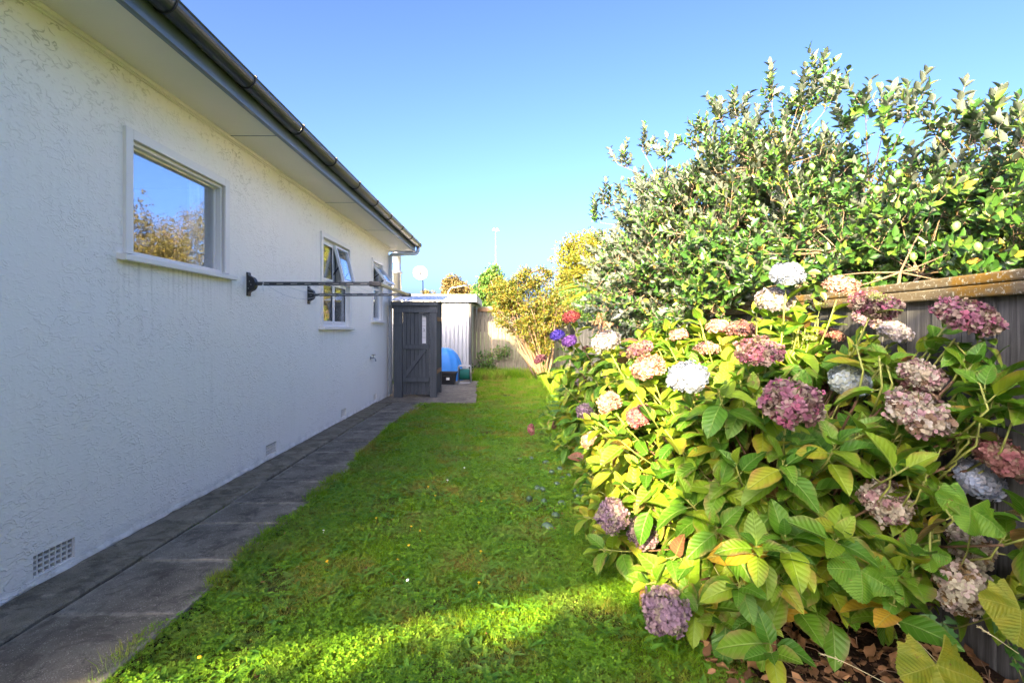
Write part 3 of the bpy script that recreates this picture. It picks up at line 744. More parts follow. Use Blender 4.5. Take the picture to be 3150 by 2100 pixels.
m = MB(); m.bar((-1.225,4.87,AZ),(-1.225,6.42,AZ),.026,.032); m.build('front_bar', M['tan_bar'], cl, bevel=.004)
m = MB(); m.box(-1.24,-1.21,6.42,6.43,AZ-.017,AZ+.017); m.build('end_cap', M['black_plastic'], cl)
for k in range(8):
    x = WX+.16+k*.138; sag = .028 if k else .09
    pts = [(x,4.86+(6.31-4.86)*j/8,AZ-.002-sag*4*(j/8)*(1-j/8)) for j in range(9)]
    m = MB(); m.tube(pts, .0016, 4); m.build('line_cord', M['cord'], cl)
m = MB(); x = WX+.15
m.tube([(x,4.835,AZ+.02),(x+.004,4.832,AZ-.02)], .003, 5); m.tube([(x+.012,4.834,AZ+.02),(x-.006,4.832,AZ-.02)], .003, 5); m.tube([(x,4.835,AZ-.02),(x+.002,4.835,AZ-.07)], .0015, 4); m.build('cord_knot', M['cord'], cl)

# ------------------------------------------------------------------ cupboard at the corner of the house
cb = empty('garden_cupboard', (-1.87,10.8,0), 'dark grey stained timber cupboard with braced board door and corrugated roof', 'cupboard')
m = MB(); m.box(-2.29,-2.12,10.30,10.36,0.0,1.90); m.build('post', M['dark_paint'], cb, bevel=.004)
m = MB(); m.box(-1.565,-1.43,10.30,10.36,0.0,1.90); m.build('post', M['dark_paint'], cb, bevel=.004)
m = MB(); m.box(-1.50,-1.45,11.20,11.27,0.0,2.0); m.build('post', M['dark_paint'], cb, bevel=.004)
m = MB(); m.box(-2.29,-1.41,10.285,10.31,1.72,1.80); m.build('rail', M['dark_paint'], cb, bevel=.004)
m = MB(); m.box(-2.33,-1.41,10.31,10.35,1.80,1.93); m.build('rail', M['dark_paint'], cb, bevel=.004)
m = MB(); m.box(-2.34,-1.40,10.26,10.29,1.86,1.94); m.build('rail', M['dark_paint'], cb, bevel=.004)
for z in (.48,1.56): m = MB(); m.box(-1.472,-1.442,10.36,11.20,z,z+.08); m.build('side_rail', M['raw_wood'] , cb, bevel=.003)
for k in range(6):
    y = 10.40+k*.135; m = MB(); m.box(-1.494,-1.474,y,y+.128,.06,1.96); m.build('side_board', M['dark_paint'], cb, bevel=.003)
door = empty('door', (-.0,-.48,0)); door.parent = cb
xb = [-2.115+ i*.0775 for i in range(8)]
bw_ = .0745
for k in range(7):
    x = -2.112+k*.0780; m = MB()
    if k == 5:
        m.box(x,x+.072,10.325,10.345,.07,1.10); m.build('door_board', M['dark_paint'], door, bevel=.003)
        m = MB(); m.box(x,x+.072,10.325,10.345,1.66,1.71)
    elif k == 4:
        m.box(x,x+.072,10.325,10.345,.07,1.71)
    else: m.box(x,x+.072,10.325,10.345,.07,1.71)
    m.build('door_board', M['dark_paint'], door, bevel=.003)
for z in (1.03,.37): m = MB(); m.box(-2.112,-1.58,10.288,10.324,z-.045,z+.045); m.build('door_rail', M['dark_paint'], door, bevel=.003)
m = MB(); m.bar((-2.08,10.304,.43),(-1.66,10.304,1.0),.016,.075,up=(0,-1,0)) ; 
m = MB()
p0, p1 = Vector((-2.09,0,.42)), Vector((-1.66,0,.985)); dd = (p1-p0).normalized(); nn = Vector((-dd.z,0,dd.x))*.036
vs = [p0-nn,p1-nn,p1+nn,p0+nn]; m.add([(v.x,10.324,v.z) for v in vs]+[(v.x,10.290,v.z) for v in vs], [(0,1,2,3),(7,6,5,4),(0,4,5,1),(1,5,6,2),(2,6,7,3),(3,7,4,0)]); m.build('door_brace', M['dark_paint'], door, bevel=.003)
m = MB()
for z in (1.22,1.34,1.45,1.56): m.box(-1.73,-1.655,10.320,10.324,z-.004,z+.004)
m.build('door_wire', M['steel'], door)
m = MB(); m.tube(round_path([(-1.70,10.31,1.39),(-1.685,10.30,1.41),(-1.67,10.30,1.38),(-1.675,10.31,1.36)],.01), .005, 5); m.lathe((-1.68,10.3,1.36),[(0,-.01),(.014,-.01),(.014,.01),(0,.01)],10,axis='y'); m.build('latch', M['steel'], door)
m = MB(); m.box(-1.586,-1.570,10.335,10.338,.14,1.70); m.build('white_backing', M['white_sheet'], cb)
m = MB()
for k in range(13): m.box(-1.598,-1.566,10.322,10.334,.20+k*.12,.215+k*.12)
m.build('door_lath', M['dark_paint'], cb)
m = MB(); m.box(-1.80,-1.62,10.40,10.42,1.0,1.75); m.build('white_panel', M['white_sheet'], cb)
m = MB(); m.box(-2.30,-1.48,11.24,11.26,.02,2.0); m.build('back_panel', M['dark_paint'], cb)  # unseen back, added to keep the gaps between door boards dark
m = MB()      # corrugated roof sheet falling to the front
nu, nv = 72, 2; vs=[]; fs=[]
for j in range(nv+1):
    y = 10.20+1.25*j/nv; z = 1.965+.17*j/nv
    for i in range(nu+1):
        x = -2.36+1.06*i/nu; vs.append((x,y,z+.011*math.sin(2*math.pi*x/.076)))
for j in range(nv):
    for i in range(nu): p = j*(nu+1)+i; fs.append((p,p+1,p+nu+2,p+nu+1))
nvt = len(vs); vs += [(x,y,z-.004) for x,y,z in vs]; fs += [tuple(q+nvt for q in reversed(f)) for f in fs]
for i in range(nu): fs.append((i+1,i,nvt+i,nvt+i+1))
m.add(vs,fs); m.build('roof_sheet', M['roof_iron'], cb, smooth=False)

# ------------------------------------------------------------------ things behind it
# garage
gy = 14.5
gar = empty('garage', (-3,15.4,0), 'pale corrugated steel garage wall with white fascia at the end of the path', 'garage')
m = MB(); prof = []
x = -4.6
while x < -1.08:
    prof += [(x,gy),(x+.050,gy),(x+.068,gy-.028),(x+.088,gy-.028),(x+.105,gy)]; x += .115
vs = [(a,b,0) for a,b in prof]+[(a,b,2.17) for a,b in prof]; n = len(prof)
m.add(vs, [(i,i+1,n+i+1,n+i) for i in range(n-1)]); m.build('corrugated_wall', M['corrugated'], gar)
m = MB()
for z in (.25,1.05,2.0):
    for k in range(30): m.lathe((-4.6+.115*k+.078,gy-.030,z),[(0,-.006),(.008,-.006),(.009,0)],6,axis='y')
m.build('screw', M['steel'], gar)
m = MB(); m.box(-1.085,-1.06,gy,17.4,0,2.2); m.box(-4.6,-1.06,17.4,17.42,0,2.2); m.box(-4.62,-4.6,gy,17.4,0,2.2); m.build('side_wall', M['corrugated'], gar)
m = MB(); m.box(-4.7,-.87,gy-.14,gy-.11,2.17,2.375); m.box(-.90,-.87,gy-.11,17.5,2.17,2.375); m.build('fascia', M['garage_trim'], gar, bevel=.004)
m = MB(); m.box(-4.7,-.90,gy-.11,17.5,2.19,2.36); m.build('roof', M['roof'], gar)
m = MB(); m.box(-1.10,-1.03,gy-.03,gy+.05,0,2.17); m.build('corner_post', M['fence'], gar)
# back fence
fb = empty('back_fence', (.4,15.55,0), 'weathered grey paling fence across the far end of the lawn', 'fence')
x = -1.04; k = 0
while x < 2.0:
    w = .098+.008*math.sin(k*7.1); h = 2.04+.012*math.sin(k*3.3)
    m = MB(); m.box(x,x+w,15.5+.004*math.sin(k*5),15.52+.004*math.sin(k*5),0,h); m.build('paling', M['fence_far'], fb); x += w+.011; k += 1
m = MB(); m.box(-1.04,2.0,15.50,15.60,2.052,2.09); m.build('cap_rail', M['fence_far'], fb)
m = MB(); m.box(-.9,-.1,15.46,15.495,1.93,2.05); m.build('top_board', M['raw_wood'], fb)
for z in (.4,1.7): m = MB(); m.box(-1.04,2.0,15.53,15.60,z,z+.08); m.build('rail', M['fence_far'], fb)
# side fence
fx = 1.9; FT = 1.536
fs_ = empty('side_fence', (fx,6.0,0), 'side fence of grey upright boards with lichen stained top rail', 'fence')
y = -1.6; k = 0
while y < 15.4:
    w = .150; j = .004*math.sin(k*4.7)
    m = MB(); m.box(fx+.002+j,fx+.022+j,y,y+w-.007,-.02,FT-.006-.004*abs(math.sin(k*2.9))); m.build('fence_board', M['fence'], fs_, bevel=.002); y += w; k += 1
segs = [(-1.6,.9),(.9,3.6),(3.6,6.3),(6.3,9.0),(9.0,12.0),(12.0,15.4)]
for a,b in segs:
    m = MB(); m.box(fx-.036,fx+.060,a+.002,b-.002,FT,FT+.042); m.box(fx-.034,fx+.0,a+.002,b-.002,FT-.052,FT-.002); m.build('cap_rail', M['cap'], fs_, bevel=.008)
for z in (.35,.95): m = MB(); m.box(fx+.026,fx+.09,-1.6,15.4,z,z+.09); m.build('rail', M['fence'], fs_)
y=-.5
while y < 15: m = MB(); m.box(fx+.092,fx+.19,y,y+.1,0,FT-.02); m.build('post', M['fence'], fs_); y += 2.4
# tarpaulin over something round
m = MB(); vs=[]; fs=[]; n=44; rings=12; cx,cy = -1.74,13.95
for j in range(rings+1):
    t = j/rings
    for i in range(n):
        a = 2*math.pi*i/n; pl = 1+.06*math.cos(11*a)*t+.03*math.cos(23*a+1)*t
        r = .50*math.sin(t*math.pi/2)**.85*pl; z = .90*(1-t**2.1) if t < 1 else 0
        vs.append((cx+r*math.cos(a), cy+r*.60*math.sin(a), z+.012*math.cos(11*a)*t))
for j in range(rings):
    for i in range(n): fs.append((j*n+i,j*n+(i+1)%n,(j+1)*n+(i+1)%n,(j+1)*n+i))
m.add(vs,fs); m.thing('tarpaulin', M['tarp'], 'bright blue tarpaulin draped over a mound against the garage wall', 'tarpaulin', smooth=True)
# black tub
tb = empty('plastic_tub', (-1.50,12.95,.012), 'black plastic recycling tub with small white sticker beside the cupboard', 'tub')
m = MB(); z0=.012
def rect(cx,cy,w,d,z): return [(cx-w/2,cy-d/2,z),(cx+w/2,cy-d/2,z),(cx+w/2,cy+d/2,z),(cx-w/2,cy+d/2,z)]
L = [rect(-1.50,12.95,.33,.26,z0),rect(-1.50,12.95,.41,.33,z0+.27),rect(-1.50,12.95,.45,.37,z0+.275),rect(-1.50,12.95,.45,.37,z0+.31),rect(-1.50,12.95,.40,.32,z0+.31),rect(-1.50,12.95,.32,.25,z0+.01)]
vs = [v for r in L for v in r]; fs = [(3,2,1,0)]+[(4*j+i,4*j+(i+1)%4,4*j+4+(i+1)%4,4*j+4+i) for j in range(5) for i in range(4)]+[(20,21,22,23)]
m.add(vs,fs); m.build('tub_body', M['black_plastic'], tb, bevel=.006)
m = MB(); m.box(-1.53,-1.45,12.755,12.775,.13,.19); o = m.build('sticker', M['white'], tb)
m = MB(); m.box(-1.60,-1.40,12.742,12.765,.20,.225); m.build('hand_grip', M['black_plastic'], tb)
# hose reel
hr = empty('hose_reel', (-1.10,13.15,.012), 'wheeled hose reel with green hose and silver tube frame by the garage', 'hose reel')
m = MB()
for y in (13.02,13.28): m.tube(round_path([(-1.26,y,.02),(-1.26,y,.46),(-.94,y,.46),(-.94,y,.02),(-1.26,y,.02),(-1.26,y,.10)],.05), .011, 8)
m.build('tube_frame', M['steel'], hr, smooth=True)
m = MB()
for k in range(9):
    x = -1.21+k*.0275; m.lathe((x,13.15,.24), [(.13,-.013),(.145,-.009),(.150,0),(.145,.009),(.13,.013)], 20, axis='x')
m.build('coiled_hose', M['green_hose'], hr, smooth=True)
m = MB(); m.lathe((-1.235,13.15,.24), [(0,-.008),(.17,-.008),(.17,.0),(0,.0)], 20, axis='x'); m.lathe((-.965,13.15,.24), [(0,0),(.17,0),(.17,.008),(0,.008)], 20, axis='x'); m.build('drum', M['black_plastic'], hr)
m = MB(); m.tube([(-.95,13.15,.26),(-.88,13.15,.28),(-.88,13.15,.34)],.012,6); m.build('crank', M['brass'], hr)
# satellite dish on a mast
sd = empty('satellite_dish', (-2.0,12.1,0), 'round white satellite dish on a thin pole above the cupboard roof', 'satellite dish')
m = MB(); c0 = Vector((-2.07,12.1,2.70)); ax = Vector((.25,-.93,.25)).normalized(); ux = ax.cross(Vector((0,0,1))).normalized(); uz = ux.cross(ax)
vs=[]; fs=[]; n=28
for j in range(6):
    r = .17*j/5
    for i in range(n):
        a = 2*math.pi*i/n; vs.append(c0+ux*r*math.cos(a)+uz*r*1.05*math.sin(a)+ax*(.045*(j/5)**2))
for j in range(5):
    for i in range(n): fs.append((j*n+i,j*n+(i+1)%n,(j+1)*n+(i+1)%n,(j+1)*n+i))
nn_ = len(vs); vs += [v-ax*.006 for v in vs]; fs += [tuple(q+nn_ for q in reversed(f)) for f in fs]
m.add(vs,fs); m.build('dish', M['white'], sd, smooth=True)
m = MB(); m.tube([c0-ax*.01,c0-ax*.08+Vector((.06,0,-.05)),(-2.0,12.1,2.5),(-2.0,12.1,0)],.012,6); m.tube([c0-uz*.17,c0+ax*.20-uz*.06],.006,5); m.build('pole', M['bracket'], sd, smooth=True)
m = MB(); m.lathe(tuple(c0+ax*.20-uz*.06), [(0,-.03),(.022,-.03),(.022,.03),(0,.03)], 10, axis='y'); m.build('receiver', M['bracket'], sd)
# ------------------------------------------------------------------ vegetation
F_PX = 1176.0
def at(px, py, y):
    """a place the photograph shows in that direction, at depth y metres"""
    return Vector(((px-1166)/F_PX*y, y, CAMH-(py-760)/F_PX*y))
def grid_leaf(nu, nv, width, tip=1.0, fold=.12, droop=.2, serr=0.0, base=.0, wave=0.0):
    """unit leaf along +y, up +z"""
    us = np.linspace(-1,1,nu+1); vs_ = np.linspace(0,1,nv+1); V=[]; UV=[]
    for v in vs_:
        w = width*.5*(math.sin(math.pi*min(1,v**.78))**.72 if 0<v<1 else 0)*(1-.12*v)
        if v == 0: w = .01
        for u in us:
            ser = serr*(1 if int(round(v*nv))%2 else -1) if abs(u) == 1 and 0<v<1 else 0
            V.append((u*(w+ser), base+v*(1-base), fold*abs(u)*w*2 - droop*v*v + wave*math.sin(v*9+u*2)*abs(u)*.03)); UV.append((u*.5*max(w*2/width,.02)+.5, v))
    F = [(j*(nu+1)+i,j*(nu+1)+i+1,(j+1)*(nu+1)+i+1,(j+1)*(nu+1)+i) for j in range(nv) for i in range(nu)]
    return np.array(V), np.array(F), np.array(UV)

# ---------------- hydrangea flower heads
def head_mesh(name, seed, cols, n=120, flat=.62, dry=.35, psize=.30, open_=0.0):
    psize = psize*.74
    rr = np.random.default_rng(seed)
    k = np.arange(n)+.5; zz = 1-1.62*k/n; ph = k*2.399963
    rad = np.sqrt(1-zz**2); P = np.stack([rad*np.cos(ph), rad*np.sin(ph), zz*flat],1)
    lump = 1+.17*np.sin(P[:,0]*5+seed)*np.cos(P[:,1]*4+seed*2)+rr.normal(0,.05+.05*dry,n)
    Nrm = norm(np.stack([P[:,0], P[:,1], P[:,2]/flat**1.5],1)+rr.normal(0,.12+.42*dry,(n,3))); P = P*lump[:,None]
    # petal template: rounded, cupped; along +y from centre
    pv = np.array([(0,0,0),(-.42,.38,.06),(-.36,.80,.16),(0,1.0,.20),(.36,.80,.16),(.42,.38,.06)]); pf = np.array([(0,5,4,3),(0,3,2,1)])
    V=[];F=[];C=[]
    cols = np.array(cols); base = 0
    tilt = rr.uniform(0,6.28,n)
    ps = psize*rr.uniform(.75,1.2,n)
    pick = rr.random(n)
    ci = np.clip((pick*len(cols)).astype(int),0,len(cols)-1)
    # colour drifts over the head as well
    for q in range(4):
        a = tilt+q*math.pi/2+rr.normal(0,.18,n)
        t1 = norm(np.cross(Nrm, np.array([0.13,.31,.94]))); t2 = np.cross(Nrm,t1)
        d = t1*np.cos(a)[:,None]+t2*np.sin(a)[:,None]+Nrm*(rr.normal(.1,.15+.45*dry,n)[:,None])
        v,f = scatter(pv, pf, P+Nrm*.02, d, Nrm+rr.normal(0,.1+.5*dry,(n,3)), ps)
        cc = cols[ci]*(rr.uniform(.82,1.12,n)[:,None])
        cc = np.repeat(cc,6,0)
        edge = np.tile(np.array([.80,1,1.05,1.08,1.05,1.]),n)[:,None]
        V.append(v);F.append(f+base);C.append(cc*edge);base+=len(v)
    # core so that no one looks through: small green-brown pedicels
    m = n//2
    idx = rr.choice(n,m,False)
    cv = np.array([(-.03,0,0),(.03,0,0),(.02,1,0),(-.02,1,0)]); cf = np.array([(0,1,2,3)])
    v,f = scatter(cv, cf, np.tile(np.array([[0,0,-.35*flat]]),(m,1)), P[idx]-np.array([0,0,-.35*flat]), rr.normal(0,1,(m,3)), np.ones(m)*.93)
    V.append(v);F.append(f+base);C.append(np.tile(np.array([[.14,.15,.05]]),(len(v),1)));base+=len(v)
    # inner petals, with shade between the florets put into their darker colour
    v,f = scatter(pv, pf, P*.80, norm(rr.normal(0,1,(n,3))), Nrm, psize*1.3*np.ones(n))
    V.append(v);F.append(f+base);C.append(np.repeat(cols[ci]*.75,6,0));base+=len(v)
    return np_mesh(name, np.concatenate(V), np.concatenate(F), M['petal'], None, None, np.clip(np.concatenate(C),0,1), smooth=False)
KIND = {
 'blue': ([(.29,.34,.43),(.34,.375,.46),(.39,.41,.47),(.25,.31,.43)], .06, .34, 'pale blue-white flower head'),
 'white': ([(.34,.40,.42),(.32,.39,.44),(.36,.40,.34)], .05, .36, 'fresh white flower head'),
 'lilac': ([(.36,.34,.36),(.42,.37,.35),(.28,.26,.29),(.38,.35,.26)], .28, .30, 'faded lilac and cream flower head'),
 'creampink': ([(.38,.32,.22),(.40,.26,.25),(.44,.39,.29),(.20,.13,.08),(.34,.20,.21),(.48,.44,.37)], .62, .27, 'drying cream and pink flower head'),
 'cream': ([(.48,.45,.33),(.52,.47,.38),(.46,.37,.33),(.22,.15,.07)], .55, .29, 'cream white flower head starting to dry'),
 'dusty': ([(.22,.085,.13),(.27,.13,.17),(.13,.075,.06),(.27,.20,.17),(.33,.10,.16),(.27,.22,.16),(.16,.11,.09)], .75, .26, 'dusty magenta dried flower head'),
 'rose': ([(.25,.09,.10),(.30,.15,.14),(.18,.08,.07),(.26,.19,.13)], .55, .27, 'dusty rose dried flower head'),
 'mauve': ([(.27,.18,.24),(.34,.24,.26),(.23,.16,.21),(.32,.27,.22)], .5, .28, 'faded mauve flower head'),
 'pink': ([(.40,.13,.15),(.44,.19,.19),(.34,.10,.13),(.42,.24,.18)], .45, .28, 'deep pink flower head'),
 'peach': ([(.44,.25,.18),(.47,.33,.23),(.40,.17,.15),(.47,.37,.27)], .5, .27, 'peach pink flower head catching the sun'),
 'salmon': ([(0.426,0.089,0.060),(0.449,0.141,0.086),(0.392,0.062,0.072)], .3, .30, 'salmon red flower head'),
 'violet': ([(0.063,0.045,0.380),(0.097,0.062,0.403),(0.135,0.090,0.415)], .12, .30, 'deep violet blue flower head'),
 'purple': ([(0.214,0.086,0.357),(0.281,0.128,0.380),(0.252,0.100,0.334)], .15, .30, 'purple flower head'),
 'bud': ([(0.284,0.334,0.068),(0.335,0.369,0.143),(0.380,0.380,0.179)], .1, .17, 'tight yellow green flower bud'),
}
HM = {}
def head(kind, k):
    key = (kind, k%3)
    if key not in HM:
        c,dry,ps,_ = KIND[kind]; flat = {'bud':.4,'dusty':.50,'creampink':.5,'rose':.55,'mauve':.9,'white':.55}.get(kind,.68)+[0,.05,-.05][k%3]
        HM[key] = head_mesh('flower_head', 11*(k%3)+len(kind)*3+1, c, 250 if kind!='bud' else 60, flat, dry, ps)
    return HM[key]
# px, py, width px, true width m, kind
HEADS_NEAR = [(1810,631,92,.19,'blue'),(1778,690,92,.20,'lilac'),(1930,658,85,.19,'peach'),(1392,785,82,.21,'lilac'),
 (1400,925,72,.18,'peach'),(1468,955,78,.19,'pink'),(1355,1010,55,.17,'peach'),(1487,1018,52,.17,'rose'),(1580,865,106,.20,'blue'),
 (1490,843,92,.22,'peach'),(1470,803,74,.20,'dusty'),(1622,803,66,.19,'peach'),(1650,752,62,.19,'peach'),(1703,757,78,.20,'rose'),
 (1745,808,122,.23,'dusty'),(1815,926,160,.25,'dusty'),(1950,874,108,.20,'white'),(1860,775,42,.09,'bud'),(2008,702,125,.23,'dusty'),
 (2086,726,78,.17,'mauve'),(2054,762,84,.17,'lilac'),(2225,728,155,.25,'dusty'),(2242,743,28,.05,'bud'),(2135,768,62,.15,'rose'),(2016,682,62,.11,'bud'),
 (2118,862,112,.19,'creampink'),(2107,945,162,.25,'creampink'),(2292,885,105,.20,'rose'),(2220,905,80,.19,'rose'),(2300,1050,140,.22,'rose'),
 (2250,1098,120,.20,'blue'),(2037,1150,135,.22,'creampink'),(2312,1258,118,.20,'cream'),(2210,1347,146,.23,'cream'),
 (1408,1182,90,.19,'mauve'),(1477,1222,86,.19,'mauve'),(1530,1403,128,.21,'mauve'),(1540,893,48,.15,'salmon'),(1905,700,40,.10,'bud'),(1600,845,50,.14,'peach'),
 (1560,770,50,.15,'peach'),(1700,1000,60,.18,'rose')]
HEADS_FAR = [(1312,728,48,.20,'salmon'),(1280,770,40,.17,'violet'),(1308,783,44,.18,'purple'),(1240,825,34,.17,'pink'),(1221,986,30,.15,'pink'),
 (1272,972,30,.15,'rose'),(1342,946,46,.17,'mauve'),(1330,880,28,.14,'mauve'),(1345,800,24,.12,'rose')]

LEAFV = [grid_leaf(4,8,.62+.05*math.sin(k*2.1),1,[.20,.10,.30,.16,.05][k],[.18,.34,.10,.48,.22][k],.007,0,[.6,1,.4,1.2,.8][k]) for k in range(5)]
def leaf_obj_mesh(k, mat):
    V,F,UV = LEAFV[k]; return np_mesh('leaf', V, F, mat, None, UV)
LMAT = ['hl_green','hl_lime','hl_yellow','hl_rust']
LEAFM = {(k,m): leaf_obj_mesh(k, M[m]) for k in range(5) for m in LMAT}

def hydrangea(name, label, base, heads, shell, n_shoot, seed, lim, axes, size, group, yellow, inner=900):
    """shoots start near the base and end on the shell; flower heads stand where the list has them"""
    rr = np.random.default_rng(seed); root = empty(name, base, label, 'hydrangea', group)
    b = Vector(base); shoots = []   # tip, dir, kind(0 flower,1 leafy), size
    hp = []
    for k,(px,py,w,S,kind) in enumerate(heads):
        y = F_PX*S/w; y = min(max(y, lim[0]), lim[1]); p = at(px,py,y)
        p.x = min(p.x, 1.80)
        hp.append((p, w/F_PX*y/2, kind, k))
    placed = []
    for p,r,kind,k in hp:
        c = b+Vector((0,0,axes[2]*.35)); out = (p-c); out.normalize()
        d = (out*.75+Vector((0,-.15,.75 if p.z>.5 else .1))).normalized()
        o = link('flower_head', head(kind,k), root)
        M4 = Matrix.Translation(p-b) @ d.to_track_quat('Z','Y').to_matrix().to_4x4() @ Matrix.Rotation(k*1.3,4,'Z') @ Matrix.Scale(r*(.71),4)
        o.matrix_basis = M4; o['label'] = KIND[kind][3]
        placed.append(p)
        shoots.append((p-d*r*.75, d, 0, r, k))
    tries = 0; acc = []
    while len(acc) < n_shoot and tries < 40000:
        tries += 1
        v = norm(rr.normal(0,1,3)); 
        if v[2] < -.25: continue
        rib = rr.random() < .45
        if rib: v[0] = 0; v = norm(v)
        e = 2.9; q = (abs(v[0])**e+abs(v[1])**e+abs(v[2])**e)**(-1/e); s_ = q*rr.uniform(.78,1.0)
        p = Vector((base[0]+v[0]*s_*axes[0], base[1]+v[1]*s_*axes[1], v[2]*s_*axes[2]+.02))
        if rib: p.x = rr.uniform(base[0]-.1, 1.80)
        if rib and rr.random()<.5: p.z = rr.uniform(.35,1.3)*axes[2]/1.36; p.y = base[1]-axes[1]*(.80+.2*rr.random())+ .35*max(0,p.z-.9)
        if p.x > 1.80 or not shell(p): continue
        if any((p-a).length < .085 for a,_ in acc): continue
        # keep the leafy shoots from covering the flowers seen from the lawn
        bad = False
        for h,r,kind,k in hp:
            vd = (h-Vector((0,0,CAMH))); t = (p-Vector((0,0,CAMH))).dot(vd)/vd.dot(vd)
            if t < 1.02:
                dist = ((p-Vector((0,0,CAMH)))-vd*t).length
                if dist < r*t*.9+.03: bad = True; break
        if bad: continue
        acc.append((p, v))
    for p,v in acc:
        d = Vector((v[0],v[1],v[2]*.6+.55)); 
        if p.z < .45: d.z = .25
        d.normalize(); shoots.append((p, d, 1, 0, 0))
    sm = MB(); gm = MB()
    Lp=[];Ld=[];Lu=[];Ls=[];Lk=[];Lm=[]
    for (p,d,typ,r,k) in shoots:
        foot = b+Vector((rr.uniform(-.22,.22)*axes[0], rr.uniform(-.35,.35)*axes[1], 0))
        L = (p-foot).length
        mid = foot.lerp(p,.5)+Vector((rr.normal(0,.04),rr.normal(0,.04),.10*L))
        q1 = p-d*min(.30,L*.4)
        pts = []
        for j in range(8):
            t = j/7; pts.append(foot*(1-t)**3+mid*3*t*(1-t)**2+q1*3*t*t*(1-t)+p*t**3)
        sm.tube(pts[:6], [.0085,.0075,.0065,.0055,.005,.0045], 5); gm.tube(pts[5:], [.0045,.004,.0035], 5)
        nodes = [.015,.05,.095,.16,.25] if typ else [.05,.11,.19,.28]
        if typ == 0 and r < .06: nodes = [.02,.06,.12,.2]
        ang = rr.uniform(0,3.14)
        for ni,nd in enumerate(nodes):
            if nd > L*.85: continue
            s_ = 1-nd/L; s_ = max(s_,.02)
            base_p = foot*(1-s_)**3+mid*3*s_*(1-s_)**2+q1*3*s_*s_*(1-s_)+p*s_**3
            ang += math.pi/2+rr.normal(0,.15)
            tx = d.cross(Vector((0,0,1))); tx = tx.normalized() if tx.length>.05 else Vector((1,0,0)); ty = d.cross(tx)
            for sgn in (0,math.pi):
                if rr.random() < .06: continue
                a = ang+sgn
                o_ = tx*math.cos(a)+ty*math.sin(a)
                openness = [.35,.75,1.1,1.25,1.35][ni]
                ld = (o_*openness+d*(.9-ni*.22)).normalized()
                ld.z -= .035*ni; 
                up = (d*.5+Vector((0,0,1))*.9-ld*.1+Vector((rr.normal(0,.22),-.18+rr.normal(0,.22),0)))
                if abs(ld.dot(up.normalized())) > .93: up = up+o_*-.8
                s2 = size*[.55,.80,1.0,1.1,1.05][ni]*rr.uniform(.78,1.15)
                if typ == 0: s2 *= .95
                pet = base_p+ld.normalized()*s2*.16
                if pet.x+ld.x*s2 > 1.875: continue
                # not in front of a flower head
                tipq = pet+ld.normalized()*s2*.6; bad=False
                for h,hr_,kd,kk in hp:
                    vd = (h-Vector((0,0,CAMH))); t = (tipq-Vector((0,0,CAMH))).dot(vd)/vd.dot(vd)
                    if t < 1.0 and ((tipq-Vector((0,0,CAMH)))-vd*t).length < hr_*t*.80+s2*.32: bad=True;break
                if bad and rr.random()<.96: continue
                gm.tube([base_p, pet], [.0028,.002], 4, cap=False)
                Lp.append(pet);Ld.append(ld.normalized());Lu.append(up.normalized());Ls.append(s2);Lk.append(int(rr.integers(0,5)))
                x = rr.random(); low = pet.z < .55; old = ni>=3
                pl = yellow*(1.6 if p.y > 2.6 else .8)
                if low and old and x < .07: mm = 2
                elif x < .018: mm = 2 if old else 3
                elif x < .032 and ni>=2: mm = 3
                elif x < .09+pl: mm = 1
                else: mm = 0
                Lm.append(mm)
    sm.build('stems', M['stem'], root, smooth=True); gm.build('green_shoots', M['stem_green'], root, smooth=True)
    eye = Vector((0,0,CAMH))
    score = [-(Ls[i]/((Lp[i]-eye).length)*(1 if 0<Lp[i].y and abs(Lp[i].x)<Lp[i].y*1.02 else .1)*(1.0 if (Lp[i]-b).dot(eye-b)>-.2 else .5)) for i in range(len(Lp))]
    order = np.argsort(score); big = set(order[:295].tolist())
    for i in order[:295]:
        o = link('leaf', LEAFM[(Lk[i],LMAT[Lm[i]])], root); o.matrix_basis = frame_matrix(Lp[i]-b, Ld[i], Lu[i], Ls[i])
        if Lm[i] >= 2: o['label'] = 'yellow spotted leaf' if Lm[i] == 2 else 'rust tinged leaf'
    # older leaves filling the inside of the bush
    for q in range(inner):
        v = norm(rr.normal(0,1,3)); v[2] = abs(v[2]); e = 2.9; s_ = (abs(v[0])**e+abs(v[1])**e+abs(v[2])**e)**(-1/e)*rr.uniform(.45,.80)
        p = Vector((base[0]+v[0]*s_*axes[0], base[1]+v[1]*s_*axes[1], v[2]*s_*axes[2]+.12))
        if p.x > 1.76 or p.z < .22: continue
        Lp.append(p); Ld.append((Vector((v[0],v[1],-.25))+Vector(rr.normal(0,.45,3))).normalized()); Lu.append((Vector((v[0]*.4,v[1]*.4,1))+Vector(rr.normal(0,.25,3))).normalized())
        Ls.append(size*rr.uniform(.8,1.15)); Lk.append(int(rr.integers(0,5))); Lm.append(0 if rr.random()<.75 else 1)
    V=[];F=[];UV=[];MI=[];bs=0
    for k in range(5):
        for m_ in range(4):
            ii = [i for i in range(len(Lp)) if i not in big and Lk[i]==k and Lm[i]==m_]
            if not ii: continue
            TV,TF,TU = LEAFV[k]
            v,f = scatter(TV,TF,np.array([Lp[i]-b for i in ii]),np.array([Ld[i] for i in ii]),np.array([Lu[i] for i in ii]),np.array([Ls[i] for i in ii]))
            V.append(v);F.append(f+bs);UV.append(np.tile(TU,(len(ii),1)));MI.append(np.full(len(f),m_));bs+=len(v)
    o = link('leaves', np_mesh('leaves', np.concatenate(V), np.concatenate(F), [M[x] for x in LMAT], np.concatenate(MI), np.concatenate(UV)), root); o['kind']='stuff'
